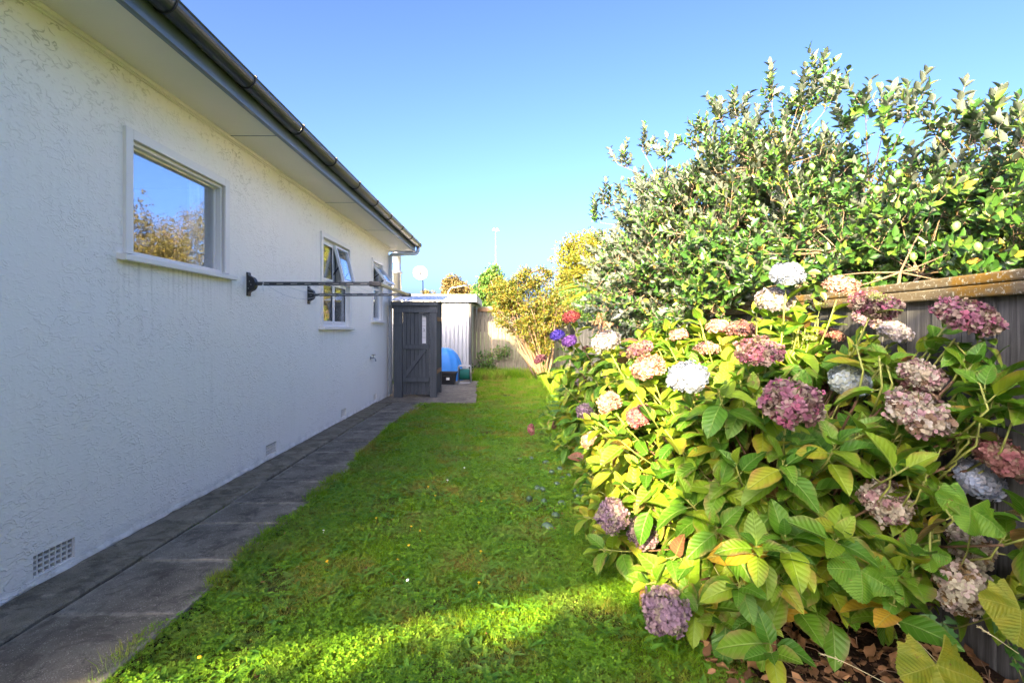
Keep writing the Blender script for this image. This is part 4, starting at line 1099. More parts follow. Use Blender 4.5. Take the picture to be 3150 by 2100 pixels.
    print(name, 'acc', len(acc), 'shoots', len(shoots), 'leaves', len(Lp))
    return root

def shell_near(p):
    if p.z < (.40 if p.x > 1.0 else .18) and p.y < 2.7: return False
    if p.z < .12: return False
    if p.y < 1.70: return False
    return True
hydrangea('hydrangea_bush', 'big near hydrangea with lime leaves and pink, cream and blue-white heads', (1.40,2.88,.03), HEADS_NEAR, shell_near, 400, 3, (1.72,3.3), (.95,1.24,1.44), .138, 'hydrangeas along the side fence', .36)
hydrangea('hydrangea_bush', 'smaller far hydrangea with violet, purple and salmon heads beyond the big one', (1.25,5.35,.03), HEADS_FAR, lambda p: p.z>.08 and p.y>3.9, 110, 5, (4.4,6.0), (.86,1.25,1.42), .145, 'hydrangeas along the side fence', .22)

# ---------------- trees
def limb_path(a, b, rr, n=7, wig=.08, sag=.12):
    a = Vector(a); b = Vector(b); L = (b-a).length; pts=[]
    off1 = Vector(rr.normal(0,wig*L,3)); off2 = Vector(rr.normal(0,wig*L,3))
    c1 = a.lerp(b,.35)+off1+Vector((0,0,sag*L)); c2 = a.lerp(b,.7)+off2
    for j in range(n):
        t = j/(n-1); pts.append(a*(1-t)**3+c1*3*t*(1-t)**2+c2*3*t*t*(1-t)+b*t**3)
    return pts
def in_ell(p, E): return any(((p[0]-c[0])/r[0])**2+((p[1]-c[1])/r[1])**2+((p[2]-c[2])/r[2])**2 < 1 for c,r in E)
def ell_pts(E, n, rr, inner=.45):
    w = np.array([r[0]*r[1]*r[2] for c,r in E])**.67; w = w/w.sum(); out=[]
    for k in range(n):
        c,r = E[rr.choice(len(E),p=w)]; v = norm(rr.normal(0,1,3)); s = rr.uniform(inner**2,1)**.5
        out.append([c[i]+v[i]*s*r[i] for i in range(3)])
    return np.array(out)
SMALL = np.array([(0,0,0),(-.30,.5,.05),(0,1,0),(.30,.5,.05)]); SMALLF = np.array([(0,3,2,1)])
def crown_tree(name, label, cat, base, E, mat, n_clump, per, leaf, clump_r, seed, bark='bark', limbs=10, trunk=.12, group=None, stems=1, droop=0, spikes=None, th=None):
    rr = np.random.default_rng(seed); root = empty(name, base, label, cat, group); b = Vector(base)
    m = MB(); th = th if th is not None else min(c[2]-r[2]*.6 for c,r in E)
    fork = b+Vector((0,0,max(.25,th)))
    nodes = []
    if stems == 1:
        pts = limb_path(b, fork, rr, 5, .03, 0); m.tube(pts, [trunk*1.25,trunk,trunk*.9,trunk*.85,trunk*.8], 8); nodes += [(fork,trunk*.7)]
    targets = ell_pts(E, limbs, rr, .55)
    for t in targets:
        st = fork if stems == 1 else b+Vector((rr.normal(0,.08),rr.normal(0,.08),0))
        pts = limb_path(st, t, rr, 8, .07, .10); r0 = trunk*(.6 if stems==1 else .5); rad = [r0*(1-.8*j/7) for j in range(8)]
        m.tube(pts, rad, 6); nodes += [(p,r_) for p,r_ in zip(pts[2:],rad[2:])]
    cl = ell_pts(E, n_clump, rr, .5)
    NP = np.array([list(p) for p,_ in nodes])
    for i in range(0,n_clump):
        j = np.argmin(((NP-cl[i])**2).sum(1)+rr.uniform(0,.1,len(NP)))
        m.tube(limb_path(NP[j], cl[i], rr, 4, .06, .05), [min(nodes[j][1]*.6,.02),.008,.006,.003], 4, cap=False)
    m.build('trunk', M[bark], root, smooth=True)
    N = n_clump*per; c = np.repeat(cl,per,0); o = rr.normal(0,1,(N,3)); o = norm(o)*(rr.uniform(0,1,(N,1))**.5)*clump_r
    o[:,2] *= .75 if not droop else 1
    if droop: o[:,2] -= rr.uniform(0,droop,N)
    pos = c+o; d = norm(o)*.6+rr.normal(0,.6,(N,3)); d[:,2] += .3 if not droop else -1.2
    up = rr.normal(0,.8,(N,3))+np.array([0,-.2,.9])
    v,f = scatter(SMALL,SMALLF,pos-np.array(b),d,up,leaf*rr.uniform(.6,1.3,N))
    o_ = link('crown', np_mesh('crown', v, f, M[mat], smooth=False), root); o_['kind']='stuff'
    return root

# golden shrub, vase shaped, leaning over the lawn by the back fence
crown_tree('golden_shrub', 'golden leaved shrub with many bare leaning stems in front of the back fence', 'shrub', (.98,14.2,0),
  [((-.05,14.2,2.35),(.55,.5,.45)),((.45,14.1,2.35),(.7,.6,.65)),((1.2,14.2,1.9),(.7,.6,.65)),((.15,14.0,1.75),(.55,.5,.45)),((.75,14.0,1.3),(.45,.4,.45)),((1.25,14.2,2.75),(.4,.3,.22)),((1.0,14.2,2.95),(.2,.2,.16)),((.9,14.0,.9),(.25,.3,.3)),((.55,14.2,3.02),(.12,.12,.16)),((-.35,14.2,2.75),(.2,.2,.16)),((1.45,14.1,2.9),(.28,.12,.10))],
  'golden_small', 330, 62, .065, .16, 21, 'bark', 34, .07, None, stems=2)
crown_tree('yellow_tree', 'tall yellow green autumn tree behind the tree fern and the feijoa', 'tree', (4.0,22.5,0),
  [((3.3,22.5,4.2),(1.3,1.2,1.6)),((4.4,22.5,4.0),(1.6,1.3,1.6)),((2.9,22.5,3.0),(.8,.9,1.0))], 'yellow_tree', 420, 50, .13, .34, 22, 'bark', 14, .14)
crown_tree('conifer_tree', 'bright green pointed evergreen behind the golden shrub', 'tree', (-.7,26,0),
  [((-.75,26,4.0),(.42,.5,.85)),((-1.0,26,3.2),(.75,.7,.9)),((-.4,26,2.9),(.8,.7,1.0)),((-1.25,26,3.9),(.22,.3,.42))], 'conifer', 260, 50, .12, .24, 23, 'bark', 9, .1)
crown_tree('distant_tree', 'small round orange green tree above the white garage fascia', 'tree', (-3.55,40,0),
  [((-4.2,40,4.6),(.85,.9,1.0)),((-3.1,40,4.0),(1.2,.9,.8)),((-4.3,40,3.6),(1.1,.9,1.0))], 'orange_tree', 220, 40, .20, .36, 24, 'bark', 7, .1)
crown_tree('distant_tree', 'low orange tree tip just right of the satellite dish', 'tree', (-6.2,40,0),
  [((-6.2,40,3.8),(.6,.6,.75))], 'orange_tree', 70, 30, .17, .28, 25, 'bark', 5, .08)
crown_tree('low_green_tree', 'loose green and gold bush between the golden shrub and the tree fern', 'tree', (2.6,18.5,0),
  [((2.5,18.5,2.2),(.9,.8,1.1)),((1.9,18.5,1.9),(.7,.7,.9)),((3.2,18.5,2.2),(.8,.8,1.2))], 'conifer', 200, 45, .10, .28, 26, 'bark', 9, .08)
for i,(x,y,h,w_,lab) in enumerate([(14,15,7.3,3.0,'tall golden willow mirrored at the left of the large window'),(15.5,22,8.2,3.2,'golden willow mirrored in the middle of the large window'),(17,29,9.4,3.4,'golden willow mirrored at the right of the large window'),(20,44,13,5,'golden willow mirrored in the open sash of the second window'),(22,60,14,6,'golden willow mirrored in the upper left light of the second window')]):
    crown_tree('golden_willow', lab, 'tree', (x,y,0), [((x,y,h*.62),(w_,w_,h*.36)),((x-.8,y-w_*.7,h*.5),(w_*.6,w_*.7,h*.32)),((x-.5,y+w_*.8,h*.48),(w_*.6,w_*.7,h*.32))], 'willow_gold', 420, 60, .17, .7, 30+i, 'bark', 9, .22, 'golden willows beyond the side fence', droop=1.1)

# unseen trees and hedge added behind the camera to shade lawn and hydrangeas
crown_tree('shade_tree', 'unseen evergreen added behind the camera to shade the near hydrangea', 'tree', (.6,-4.6,0),
  [((.15,-4.3,3.85),(1.7,.7,.70)),((1.3,-4.4,3.7),(1.6,.7,.85)),((2.9,-4.4,3.9),(1.4,.8,.9)),((-.9,-4.25,3.75),(.8,.5,.5)),((-.2,-4.2,3.2),(.9,.5,.4)),((1.2,-4.2,3.2),(1.2,.5,.45))], 'hedge', 1500, 46, .13, .26, 41, 'bark', 12, .12, th=2.6)
crown_tree('shade_hedge', 'unseen hedge added behind the camera to shade the near lawn', 'hedge', (.4,-4.4,0),
  [((-2.1,-4.3,1.4),(.8,.4,1.35)),((-1.0,-4.3,1.4),(1.0,.45,1.4)),((.3,-4.3,1.4),(1.0,.45,1.4)),((1.6,-4.3,1.4),(1.1,.45,1.4)),((2.8,-4.3,1.4),(1.1,.45,1.4))]+[((-3.7+.25*q,-4.3,(2.95+min(.40,max(0,(-3.7+.25*q+3.5)*.20)))-.40+.02*math.sin(q*2)),(.30,.30,.33)) for q in range(27)], 'hedge', 2200, 40, .15, .12, 42, 'bark', 12, .08, stems=3, th=.3)  # added hedge, its top shaped to bound the sunlit strip of lawn

crown_tree('tall_shade_tree', 'unseen evergreen added far behind the camera to shade the far hydrangea', 'tree', (-6.2,-7.0,0),
  [((-4.35,-6.5,6.35),(.75,.5,.72)),((-5.2,-6.7,6.3),(.6,.5,.5))], 'hedge', 330, 44, .15, .22, 43, 'bark', 8, .10, th=5.4)  # added crown, placed to cast shade on the far hydrangea

# ---------------- feijoa
def feijoa():
    rr = np.random.default_rng(77); base = (2.55,4.4,0); b = Vector(base)
    root = empty('feijoa_tree', base, 'large silvery green feijoa tree with green fruit leaning over the side fence', 'tree')
    E = [((2.55,4.9,2.10),(1.2,1.2,.92)),((2.1,5.2,1.95),(1.05,1.0,.90)),((1.55,5.3,1.75),(.72,.8,.78)),((1.75,4.4,1.72),(.42,1.1,.40)),((2.95,3.9,1.95),(.95,1.1,.72)),((2.85,2.9,1.72),(.72,.8,.38)),((2.6,2.3,1.70),(.42,.6,.24)),((2.42,4.25,2.55),(.42,.45,.52)),((3.4,3.3,1.85),(.6,.8,.42)),((2.9,3.2,1.88),(.75,.8,.42)),((1.6,5.2,2.42),(.5,.5,.45)),((2.15,4.7,2.75),(.5,.5,.38)),((1.75,5.0,2.05),(.62,.7,.62)),((1.85,3.5,1.60),(.20,.75,.20))]
    m = MB(); nodes=[]; 
    for t in ell_pts(E, 56, rr, .45):
        st = b+Vector((rr.normal(0,.16),rr.normal(0,.35),0)); pts = limb_path(st, t, rr, 9, .07, .08); rad=[.034*(1-.78*j/8) for j in range(9)]
        m.tube(pts, rad, 7)
        nodes += [(p,r_) for p,r_ in list(zip(pts,rad))[3:]]
    NP = np.array([list(p) for p,_ in nodes])
    tips = []
    pool = ell_pts(E, 2300, rr, .25)
    # shoots reaching out of the top, each where the photograph has one
    extra = [(1880,185,4.2),(1842,230,4.2),(1690,262,4.6),(1652,268,4.7),(1775,215,4.3),(1920,225,4.0),(1988,255,3.6),(2090,258,3.3),(2035,270,3.4),(2195,285,3.0),(2270,300,2.7),(2340,330,2.5),(2225,330,2.9),(1475,345,5.3),(1420,378,5.4),(1532,362,5.1),(1592,345,4.9),(1860,255,4.2),(1815,270,4.3),(1725,300,4.6),(1385,470,5.5),(1360,510,5.6),(1620,310,4.8),(1950,290,3.8),(2140,300,3.1)]
    ex = [list(at(px,py,y)) for px,py,y in extra for _ in range(1)]
    pool = np.concatenate([pool, np.array(ex)]); nE = len(ex)
    Lp=[];Ld=[];Lu=[];Ls=[]
    tw = MB()
    for i,t in enumerate(pool):
        isx = i >= len(pool)-nE
        if t[0] < 1.98 and t[2] < .75: continue
        if t[0] < 2.05 and t[0] > 1.82 and t[2] < FT+.05: continue
        if t[1] < 3.9 and t[0] < 2.02 and not (t[1] > 2.95 and t[2] > FT+.02): continue
        if not isx and t[0] > t[1]*1.10+.3 : continue
        j = int(np.argmin(((NP-t)**2).sum(1)+rr.uniform(0,.06,len(NP))))
        pts = limb_path(NP[j], t, rr, 6 if isx else 4, .05, .02)
        tw.tube(pts, [max(.004,min(nodes[j][1]*.7,.016 if isx else .010))*(1-.7*q/(len(pts)-1)) for q in range(len(pts))], 4, cap=False)
        nsub = 6 if isx else (2 if i%2 else 3)
        for s_ in range(nsub):
            ori = pts[-1] if s_ == 0 else Vector(pts[-2]).lerp(pts[-1], rr.uniform(0,1))
            out = Vector((t[0]-2.5,t[1]-4.6,.9*(t[2]-1.2)))+Vector(rr.normal(0,.7,3)); out.z += .7 if t[2]>2 else .25
            if isx: out = Vector(rr.normal(0,.45,3))+Vector((0,-.1,1.2))
            out.normalize(); Lsh = rr.uniform(.12,.26)*(1.1 if isx else 1); nn = int(Lsh/.027)
            end = ori+out*Lsh
            tw.tube([ori,end],[.0028,.0016],3,cap=False)
            tx = out.cross(Vector((.3,.2,.9))).normalized(); ty = out.cross(tx); a = rr.uniform(0,3)
            for q in range(nn):
                a += math.pi/2; pp = ori+out*(Lsh*(q+1)/nn)
                for sg in (0,math.pi):
                    if rr.random()<.12: continue
                    o_ = tx*math.cos(a+sg)+ty*math.sin(a+sg); w_ = (1-q/nn)
                    ld = (o_*(.55+.5*w_)+out*(.9-.3*w_)+Vector(rr.normal(0,.15,3))).normalized()
                    Lp.append(pp);Ld.append(ld);Lu.append((out*1.0-o_*.45+Vector(rr.normal(0,.25,3))));Ls.append(rr.uniform(.050,.080))
    m.build('trunk', M['bark_pale'], root, smooth=True); tw.build('twigs', M['bark_pale'], root)
    T = grid_leaf(2,4,.56,1,.26,.05)
    P = np.array([list(p) for p in Lp]); D = np.array([list(p) for p in Ld]); U = np.array([list(p) for p in Lu]); S = np.array(Ls)
    vis = (P[:,1]>0)&(np.abs(P[:,0])<P[:,1]*1.02)&((P[:,0]<1.85)|(P[:,2]>FT))
    dist = np.linalg.norm(P-np.array([0,0,CAMH]),axis=1); sc_ = np.where(vis,S/dist,0); order = np.argsort(-sc_); big = order[:290]
    me = np_mesh('leaf', T[0],T[1],M['feijoa'],None,T[2])
    for i in big:
        o = link('leaf', me, root); o.matrix_basis = frame_matrix(Vector(P[i])-b, D[i], U[i], S[i])
    rest = order[290:]
    v,f = scatter(T[0],T[1],P[rest]-np.array(b),D[rest],U[rest],S[rest])
    o = link('leaves', np_mesh('leaves', v,f,M['feijoa']), root); o['kind']='stuff'
    # fruit
    fm = MB(); fm.lathe((0,0,0), [(0,-1.25),(.35,-1.2),(.75,-.85),(.98,-.3),(1.0,.1),(.85,.65),(.5,1.05),(.22,1.15),(.26,1.32),(.1,1.28),(0,1.2)], 14)
    fme = fm.mesh('fruit', M['feijoa_fruit'], smooth=True)
    for k,(px,py,y) in enumerate([(2014,437,3.0),(1893,412,3.6),(1865,383,3.6),(2246,568,2.5),(2196,520,2.6),(1712,440,4.3),(1740,466,4.3),(2098,590,2.9),(1950,650,3.2),(1968,312,3.5),(2172,312,2.9),(1430,410,5.2),(1980,690,3.0),(1538,655,4.6),(1665,720,4.4),(2150,640,2.6),(2280,700,2.2),(1782,420,4.0),(2062,400,3.0)]):
        if py > 600: continue
        p = at(px,py,y); o = link('fruit', fme, root); o.location = p-b; o.rotation_euler = (rr.uniform(-.5,.5)+math.pi,rr.uniform(-.5,.5),0); o.scale = (.019,.019,.021)
    print('feijoa leaves', len(P))
feijoa()

# fallen fruit on the lawn
fm = MB(); fm.lathe((0,0,0), [(0,-1.25),(.35,-1.2),(.75,-.85),(.98,-.3),(1.0,.1),(.85,.65),(.5,1.05),(.22,1.15),(.26,1.32),(.1,1.28),(0,1.2)], 14)
fme = fm.mesh('fallen_feijoa', M['fallen_fruit'], smooth=True)
ff = [(500,845),(575,845),(440,270),(605,255),(805,320),(995,405),(885,450),(1120,500),(1030,545),(945,630),(687,690),(760,705),(1195,700),(1240,780),(1325,780),(1025,880),(1265,935),(1385,940),(1385,975),(938,1055),(825,1228),(775,870)]
for k,(cx,cy) in enumerate(ff[1:]):
    px = (1500+cx*400/1792)*2352/3150; py = (1350+cy*350/1568)*2352/3150
    y = CAMH*F_PX/(py+4-760); x = (px-1166)/F_PX*y
    if k == 19: lab = 'nearest and largest fallen feijoa, lying alone on the lawn in front of the others'; 
    elif k == 0: lab = 'farthest back and leftmost of the small pale fallen feijoas on the lawn'
    elif k == 2: lab = 'pale fallen feijoa just in front of the two farthest ones on the lawn'
    elif k == 18: lab = 'single small fallen feijoa directly behind the nearest big one'
    elif k == 20: lab = 'left outermost fallen feijoa of the middle cluster on the lawn'
    else: lab = 'grey green fallen feijoa in the cluster on the grass beside the hydrangea'
    o = link('fallen_feijoa', fme); o.location = (x,y,lawn_h(x,y)+.021); o.rotation_euler = (1.4+.3*math.sin(k*3),.4*math.sin(k),k*1.7); s_ = (.024 if k != 19 else .032)*(1+.12*math.sin(k*5)); o.scale = (s_,s_,s_*1.1)
    props(o, lab, 'fruit', 'fallen feijoas on the lawn')

# ---------------- tree fern (golden), dead fronds, green ferns
def frond(root, mat, a, b, width, n=40, sag=.25, name='frond', twist=0, seed=0):
    rr = np.random.default_rng(seed); a = Vector(a); b = Vector(b); c = a.lerp(b,.5)+Vector((0,0,sag)); P=[];D=[];U=[];S=[]
    off_ = off(root)
    m = MB(); pts = [a*(1-t)**2+c*2*t*(1-t)+b*t*t for t in np.linspace(0,1,12)]
    m.tube(pts, [.006*(1-.8*k/11) for k in range(12)], 4, cap=False)
    for k in range(n):
        t = (k+1)/n; p = a*(1-t)**2+c*2*t*(1-t)+b*t*t; d = ((c-a)*(1-t)+(b-c)*t).normalized(); sd = d.cross(Vector((0,0,1))).normalized()
        L = width*math.sin(math.pi*min(.97,.15+t*.83))**.8
        for s_ in (-1,1): P.append(p);D.append(sd*s_+d*.45+Vector((0,0,-.15+twist)));U.append(Vector((rr.normal(0,.2),-.2,1)));S.append(L*rr.uniform(.9,1.1))
    T = np.array([(-.035,0,0),(.035,0,0),(-.07,.3,-.01),(.07,.3,-.01),(-.05,.7,-.05),(.05,.7,-.05),(0,1,-.12),(0,1,-.12)]); TF = np.array([(0,1,3,2),(2,3,5,4),(4,5,7,6)])
    v,f = scatter(T,TF,np.array([list(p-off_) for p in P]),np.array([list(p) for p in D]),np.array([list(p) for p in U]),np.array(S))
    mv = np.array([(q[0]-off_[0],q[1]-off_[1],q[2]-off_[2]) for q in m.v]); mf = np.array(m.f)+len(v)
    o = link(name, np_mesh(name, np.concatenate([v,mv]), np.concatenate([f,mf]), M[mat], smooth=False), root)
    return o
tf = empty('tree_fern', (1.72,8.6,0), 'golden tree fern with dead reddish fronds hanging under it beside the feijoa', 'tree fern')
m = MB(); m.tube([(1.74,8.6,0),(1.72,8.6,1.0),(1.70,8.6,2.05)],[.09,.07,.06],10); m.build('trunk', M['bark'], tf)
top = (1.70,8.6,2.05)
for k,(dx_,dy_,dz_) in enumerate([(-.85,-.1,-.30),(-.75,.2,.10),(-.6,-.3,.45),(-.35,.1,.75),(.1,-.2,.8),(.6,.1,.5),(.8,.2,.1),(-.3,-.7,.2),(.2,.7,.3),(-.9,.1,-.05),(-.7,-.15,.28)]):
    frond(tf,'fern_gold',top,(top[0]+dx_,top[1]+dy_,top[2]+dz_),.20,44,.22,seed=k)
for k in range(7): frond(tf,'fern_dead',top,(top[0]-.30+.08*k,top[1]-.12+.03*k,top[2]-.75-.07*(k%3)),.09,24,.12,'dead_frond',-.4,seed=20+k)
gf = empty('fern_clump', (1.05,7.2,0), 'green fern clump arching over the lawn edge below the far hydrangea', 'fern')
for k,(dx_,dy_,dz_) in enumerate([(-.55,-.1,.20),(-.48,-.35,.12),(-.45,.2,.32),(-.3,-.5,.10),(-.60,.1,.05),(.1,-.4,.35),(-.35,-.2,.42),(-.52,-.25,.28)]):
    frond(gf,'fern_green',(1.05,7.2,.1),(1.05+dx_,7.2+dy_,.1+dz_),.12,36,.22,seed=40+k)

# ---------------- lobed vine leaves, bindweed, seed stalks in the near right corner
def lobed(seed, n=92):
    rr = random.Random(seed); V=[(0,.0,0)]; 
    for k in range(n):
        a = -2.55+5.1*k/(n-1)
        r = .52+.13*math.cos(a*2.5)**2*1.3+rr.uniform(-.004,.004)
        if abs(a) > 2.2: r *= .78
        r1 = r*.55; V.append((r1*math.sin(a), r1*math.cos(a), .03+.03*math.cos(5*a))); 
    for k in range(n):
        a = -2.55+5.1*k/(n-1); r = .52+.15*math.cos(a*2.5)**2+.011*(1 if k%2 else -1)+.03*math.sin(seed*2+a*2)
        if abs(a) > 2.2: r *= .78
        V.append((r*math.sin(a), r*math.cos(a), .02+.06*math.cos(5*a)-.10*r))
    F = [(0,k+1,k+2) for k in range(n-1)]+[(k+1,n+k+1,n+k+2,k+2) for k in range(n-1)]
    UVl = [(0,0)]+[(-2.55+5.1*k/(n-1),.55) for k in range(n)]+[(-2.55+5.1*k/(n-1),1.0) for k in range(n)]
    return V,F,UVl
vr = empty('pumpkin_vine', (1.6,1.8,.03), 'broad lobed vine leaves climbing through the lower right of the near hydrangea', 'vine')
stem = MB()
for k,(px,py,y,s_,mt) in enumerate([(1978,1310,1.72,.16,'vine'),(2065,1325,1.72,.13,'vine'),(2228,1165,1.70,.16,'vine'),(2150,1525,1.55,.19,'vine_yellow'),(2345,1400,1.66,.18,'vine_yellow'),(2120,1260,1.8,.12,'vine')]):
    V,F,UVl = lobed(k); me = bpy.data.meshes.new('vine_leaf'); me.from_pydata(V,[],F); ul = me.uv_layers.new(name='UVMap')
    for lp in me.loops: ul.data[lp.index].uv = UVl[lp.vertex_index] if lp.vertex_index else (UVl[me.loops[lp.index+1].vertex_index][0],0)
    me.materials.append(M[mt]); me.polygons.foreach_set('use_smooth',[True]*len(F))
    p = at(px,py,y); p.x = min(p.x,1.78); p.z = max(p.z,.09)
    o = link('vine_leaf', me, vr); d = Vector((-.3+.25*math.sin(k*2.7),-.45,-.55)); up = Vector((.15*math.sin(k),-.8,.75))
    o.matrix_basis = frame_matrix(p-Vector((1.6,1.8,.03)), d, up, s_); 
    if mt == 'vine_yellow': o['label'] = 'yellowing broad leaf'
    stem.tube(limb_path((1.75,2.2,.05),p,rng,8,.06,.1),.0028,5,cap=False)
stem.build('vine_stem', M['stem_green'], vr, smooth=True)
bw = empty('bindweed', (1.6,1.75,.03), 'thin bindweed with small arrow shaped leaves in the bottom right corner', 'climbing weed')
BW = np.array([(0,.05,0),(-.24,-.12,-.02),(-.34,.10,.03),(-.24,.42,.05),(-.10,.75,.0),(0,1,-.08),(.10,.75,.0),(.24,.42,.05),(.34,.10,.03),(.24,-.12,-.02),(0,.5,-.03)])
BWF = np.array([(0,10,2,1),(10,4,3,2),(10,5,4,4),(10,6,5,5),(10,8,7,6),(0,9,8,10)]); BWF = np.array([(0,2,1),(0,10,2),(10,3,2),(10,4,3),(10,5,4),(10,6,5),(10,7,6),(10,8,7),(0,8,10),(0,9,8)])
bme = np_mesh('leaf', BW, BWF, M['bindweed'])
st = MB(); pa = at(2155,1420,1.68); pb = at(2350,1545,1.60); pc = at(1975,1340,1.82)
L1 = limb_path(pc,pb,rng,10,.02,0); L2 = limb_path(pa,at(2345,1500,1.6),rng,10,.03,0)
L1 = limb_path((1.78,2.0,.05),at(2200,1440,1.70),rng,10,.10,.2); L2 = limb_path((1.80,1.75,.05),at(2300,1400,1.72),rng,10,.10,.2)
for L in (L1,L2): st.tube(L,.0016,4,cap=False)
st.build('bindweed_stem', M['stem_green'], bw)
for k in range(26):
    L = L1 if k%2 else L2; p = Vector(L[2+(k//2)%8])+Vector(rng.normal(0,.014,3)); p.z = max(p.z,.03)
    o = link('leaf', bme, bw); o.matrix_basis = frame_matrix(p-Vector((1.6,1.75,.03)), Vector(rng.normal(0,.5,3))+Vector((.1,-.2,-.6)), Vector(rng.normal(0,.3,3))+Vector((0,-.7,.6)), float(rng.uniform(.03,.055)))
gs = empty('seed_grass', (1.2,1.9,.03), 'dry pale grass seed stalks leaning across the mulch under the near hydrangea', 'grass stalks')
for k,(p0,p1) in enumerate([((1885,1500,1.75),(2060,1580,1.66)),((1700,1390,2.0),(1640,1300,2.05)),((2030,1410,1.75),(2200,1560,1.6)),((2250,1440,1.68),(2340,1500,1.62))]):
    m = MB(); pts = limb_path(at(*p0),at(*p1),rng,8,.03,.04); m.tube(pts,[.0013]*8,4,cap=False)
    for j in range(14): q = Vector(pts[0]).lerp(pts[2],j/13); m.bar(q,q+Vector(rng.normal(0,.004,3))+(pts[0]-pts[2]).normalized()*.008,.0012,.0012)
    m.build('stalk', M['straw'], gs)

# ---------------- dead leaves, litter
dl = [grid_leaf(3,5,.55,1,-.25+.5*k,.35-.5*k,.02,0,3) for k in range(2)]
N = 1700; P = np.stack([rng.uniform(.78,1.86,N), rng.uniform(1.6,6.4,N), rng.uniform(.030,.065,N)],1); P[:,1] = 1.6+(P[:,1]-1.6)**1.0
P[:1200,1] = rng.uniform(1.6,3.4,1200); keep = (P[:,0] > .80+.15*np.sin(P[:,1]*5)+(P[:,1]>3)*.3); P = P[keep]
D = np.stack([rng.normal(0,1,len(P)),rng.normal(0,1,len(P)),rng.normal(0,.25,len(P))],1); U = np.stack([rng.normal(0,.45,len(P)),rng.normal(0,.45,len(P)),np.ones(len(P))],1)
h = len(P)//2
v1,f1 = scatter(dl[0][0],dl[0][1],P[:h],D[:h],U[:h],rng.uniform(.03,.075,h)); v2,f2 = scatter(dl[1][0],dl[1][1],P[h:],D[h:],U[h:],rng.uniform(.03,.075,len(P)-h))
o = link('leaf_litter', np_mesh('leaf_litter', np.concatenate([v1,v2]), np.concatenate([f1,f2+len(v1)]), M['deadleaf'])); props(o,'brown dead leaves and twigs covering the soil under the hydrangeas','leaf litter',None,'stuff')
m = MB()
for k in range(220):
    x,y = rng.uniform(.95,1.85), rng.uniform(1.6,3.6); a = rng.uniform(0,3.14); L = rng.uniform(.05,.2); m.tube([(x,y,.04),(x+L*.5*math.cos(a),y+L*.5*math.sin(a),.055+rng.uniform(-.01,.02)),(x+L*math.cos(a),y+L*math.sin(a),.045)],.0018,4,cap=False)
props(link('fallen_twigs', m.mesh('fallen_twigs', M['bark'])),'thin fallen twigs lying on the mulch','twigs',None,'stuff')
BL = [('pale curled dead leaf lying on the grass edge left of the others',(1672,1455)),('brown dead leaf nearest the bottom edge under the hydrangea',(1720,1545)),('dead tan leaf with curled tip on the mulch',(1830,1390))]
for k,(lab,(px,py)) in enumerate(BL):
    y = (CAMH-.05)*F_PX/(py-760); V,F,_ = dl[k%2]; o = link('dead_leaf', np_mesh('dead_leaf',V,F,M['deadleaf'])); o.matrix_basis = frame_matrix(((px-1166)/F_PX*y,y,.07),(.8,.5,.1),(.2,-.4,1),.13); props(o,lab,'dead leaf','dead leaves at the lawn edge')

# ---------------- lawn grass
def density_mask(P):
    x,y = P[:,0],P[:,1]
    n = np.sin(x*3.1+y*1.3)*np.sin(y*2.3-x*1.9)+.6*np.sin(x*7.3-y*4.1)*np.sin(x*2+y*6.3)
    return n
def lawn_pts(n, y0, y1):
    y = rng.uniform(y0,y1,n); x = rng.uniform(-1.63,1.86,n); 
    edge = -1.60+.035*np.sin(y*5.3)+.025*np.sin(y*13+1)+.02*np.sin(y*29)
    ok = (x > edge) & ~((x < -.60-.02*(y-9.6)*2.2+.03*np.sin(y*9)) & (y > 9.60+.02*np.sin(x*17)))
    bed = (y < 4.6) & (x > .98+.12*np.sin(y*3)+np.where(y>2.7,(y-2.7)*.35,0)) & (rng.random(n) > .12)
    vis = (np.abs(x+.004*y) < y*1.04+.15)
    ok &= ~bed & vis
    P = np.stack([x[ok],y[ok],np.zeros(ok.sum())],1)
    P[:,2] = .018*np.sin(P[:,0]*2.1+P[:,1]*.7)+.012*np.sin(P[:,1]*1.7-P[:,0]*1.3)+.004*np.sin(9*P[:,0])*np.sin(8*P[:,1])
    return P
BL_ = np.array([(-.5,0,0),(.5,0,0),(-.36,.5,.0),(.36,.5,.0),(0,1,.0),(0,1,0)]); BLF = np.array([(0,1,3,2),(2,3,5,4)])
BL_ = np.array([(-.5,0,0),(.5,0,0),(.38,.5,.06),(0,1,.22),(-.38,.5,.06)]); BLF = np.array([(0,1,2,4)]); 
Vs=[];Fs=[];bs=0
TT = np.array([(-.5,0,0),(.5,0,0),(.4,.45,.05),(-.4,.45,.05),(.02,1,.25),(-.02,1,.25)]); TTF = np.array([(0,1,2,3),(3,2,4,5)])
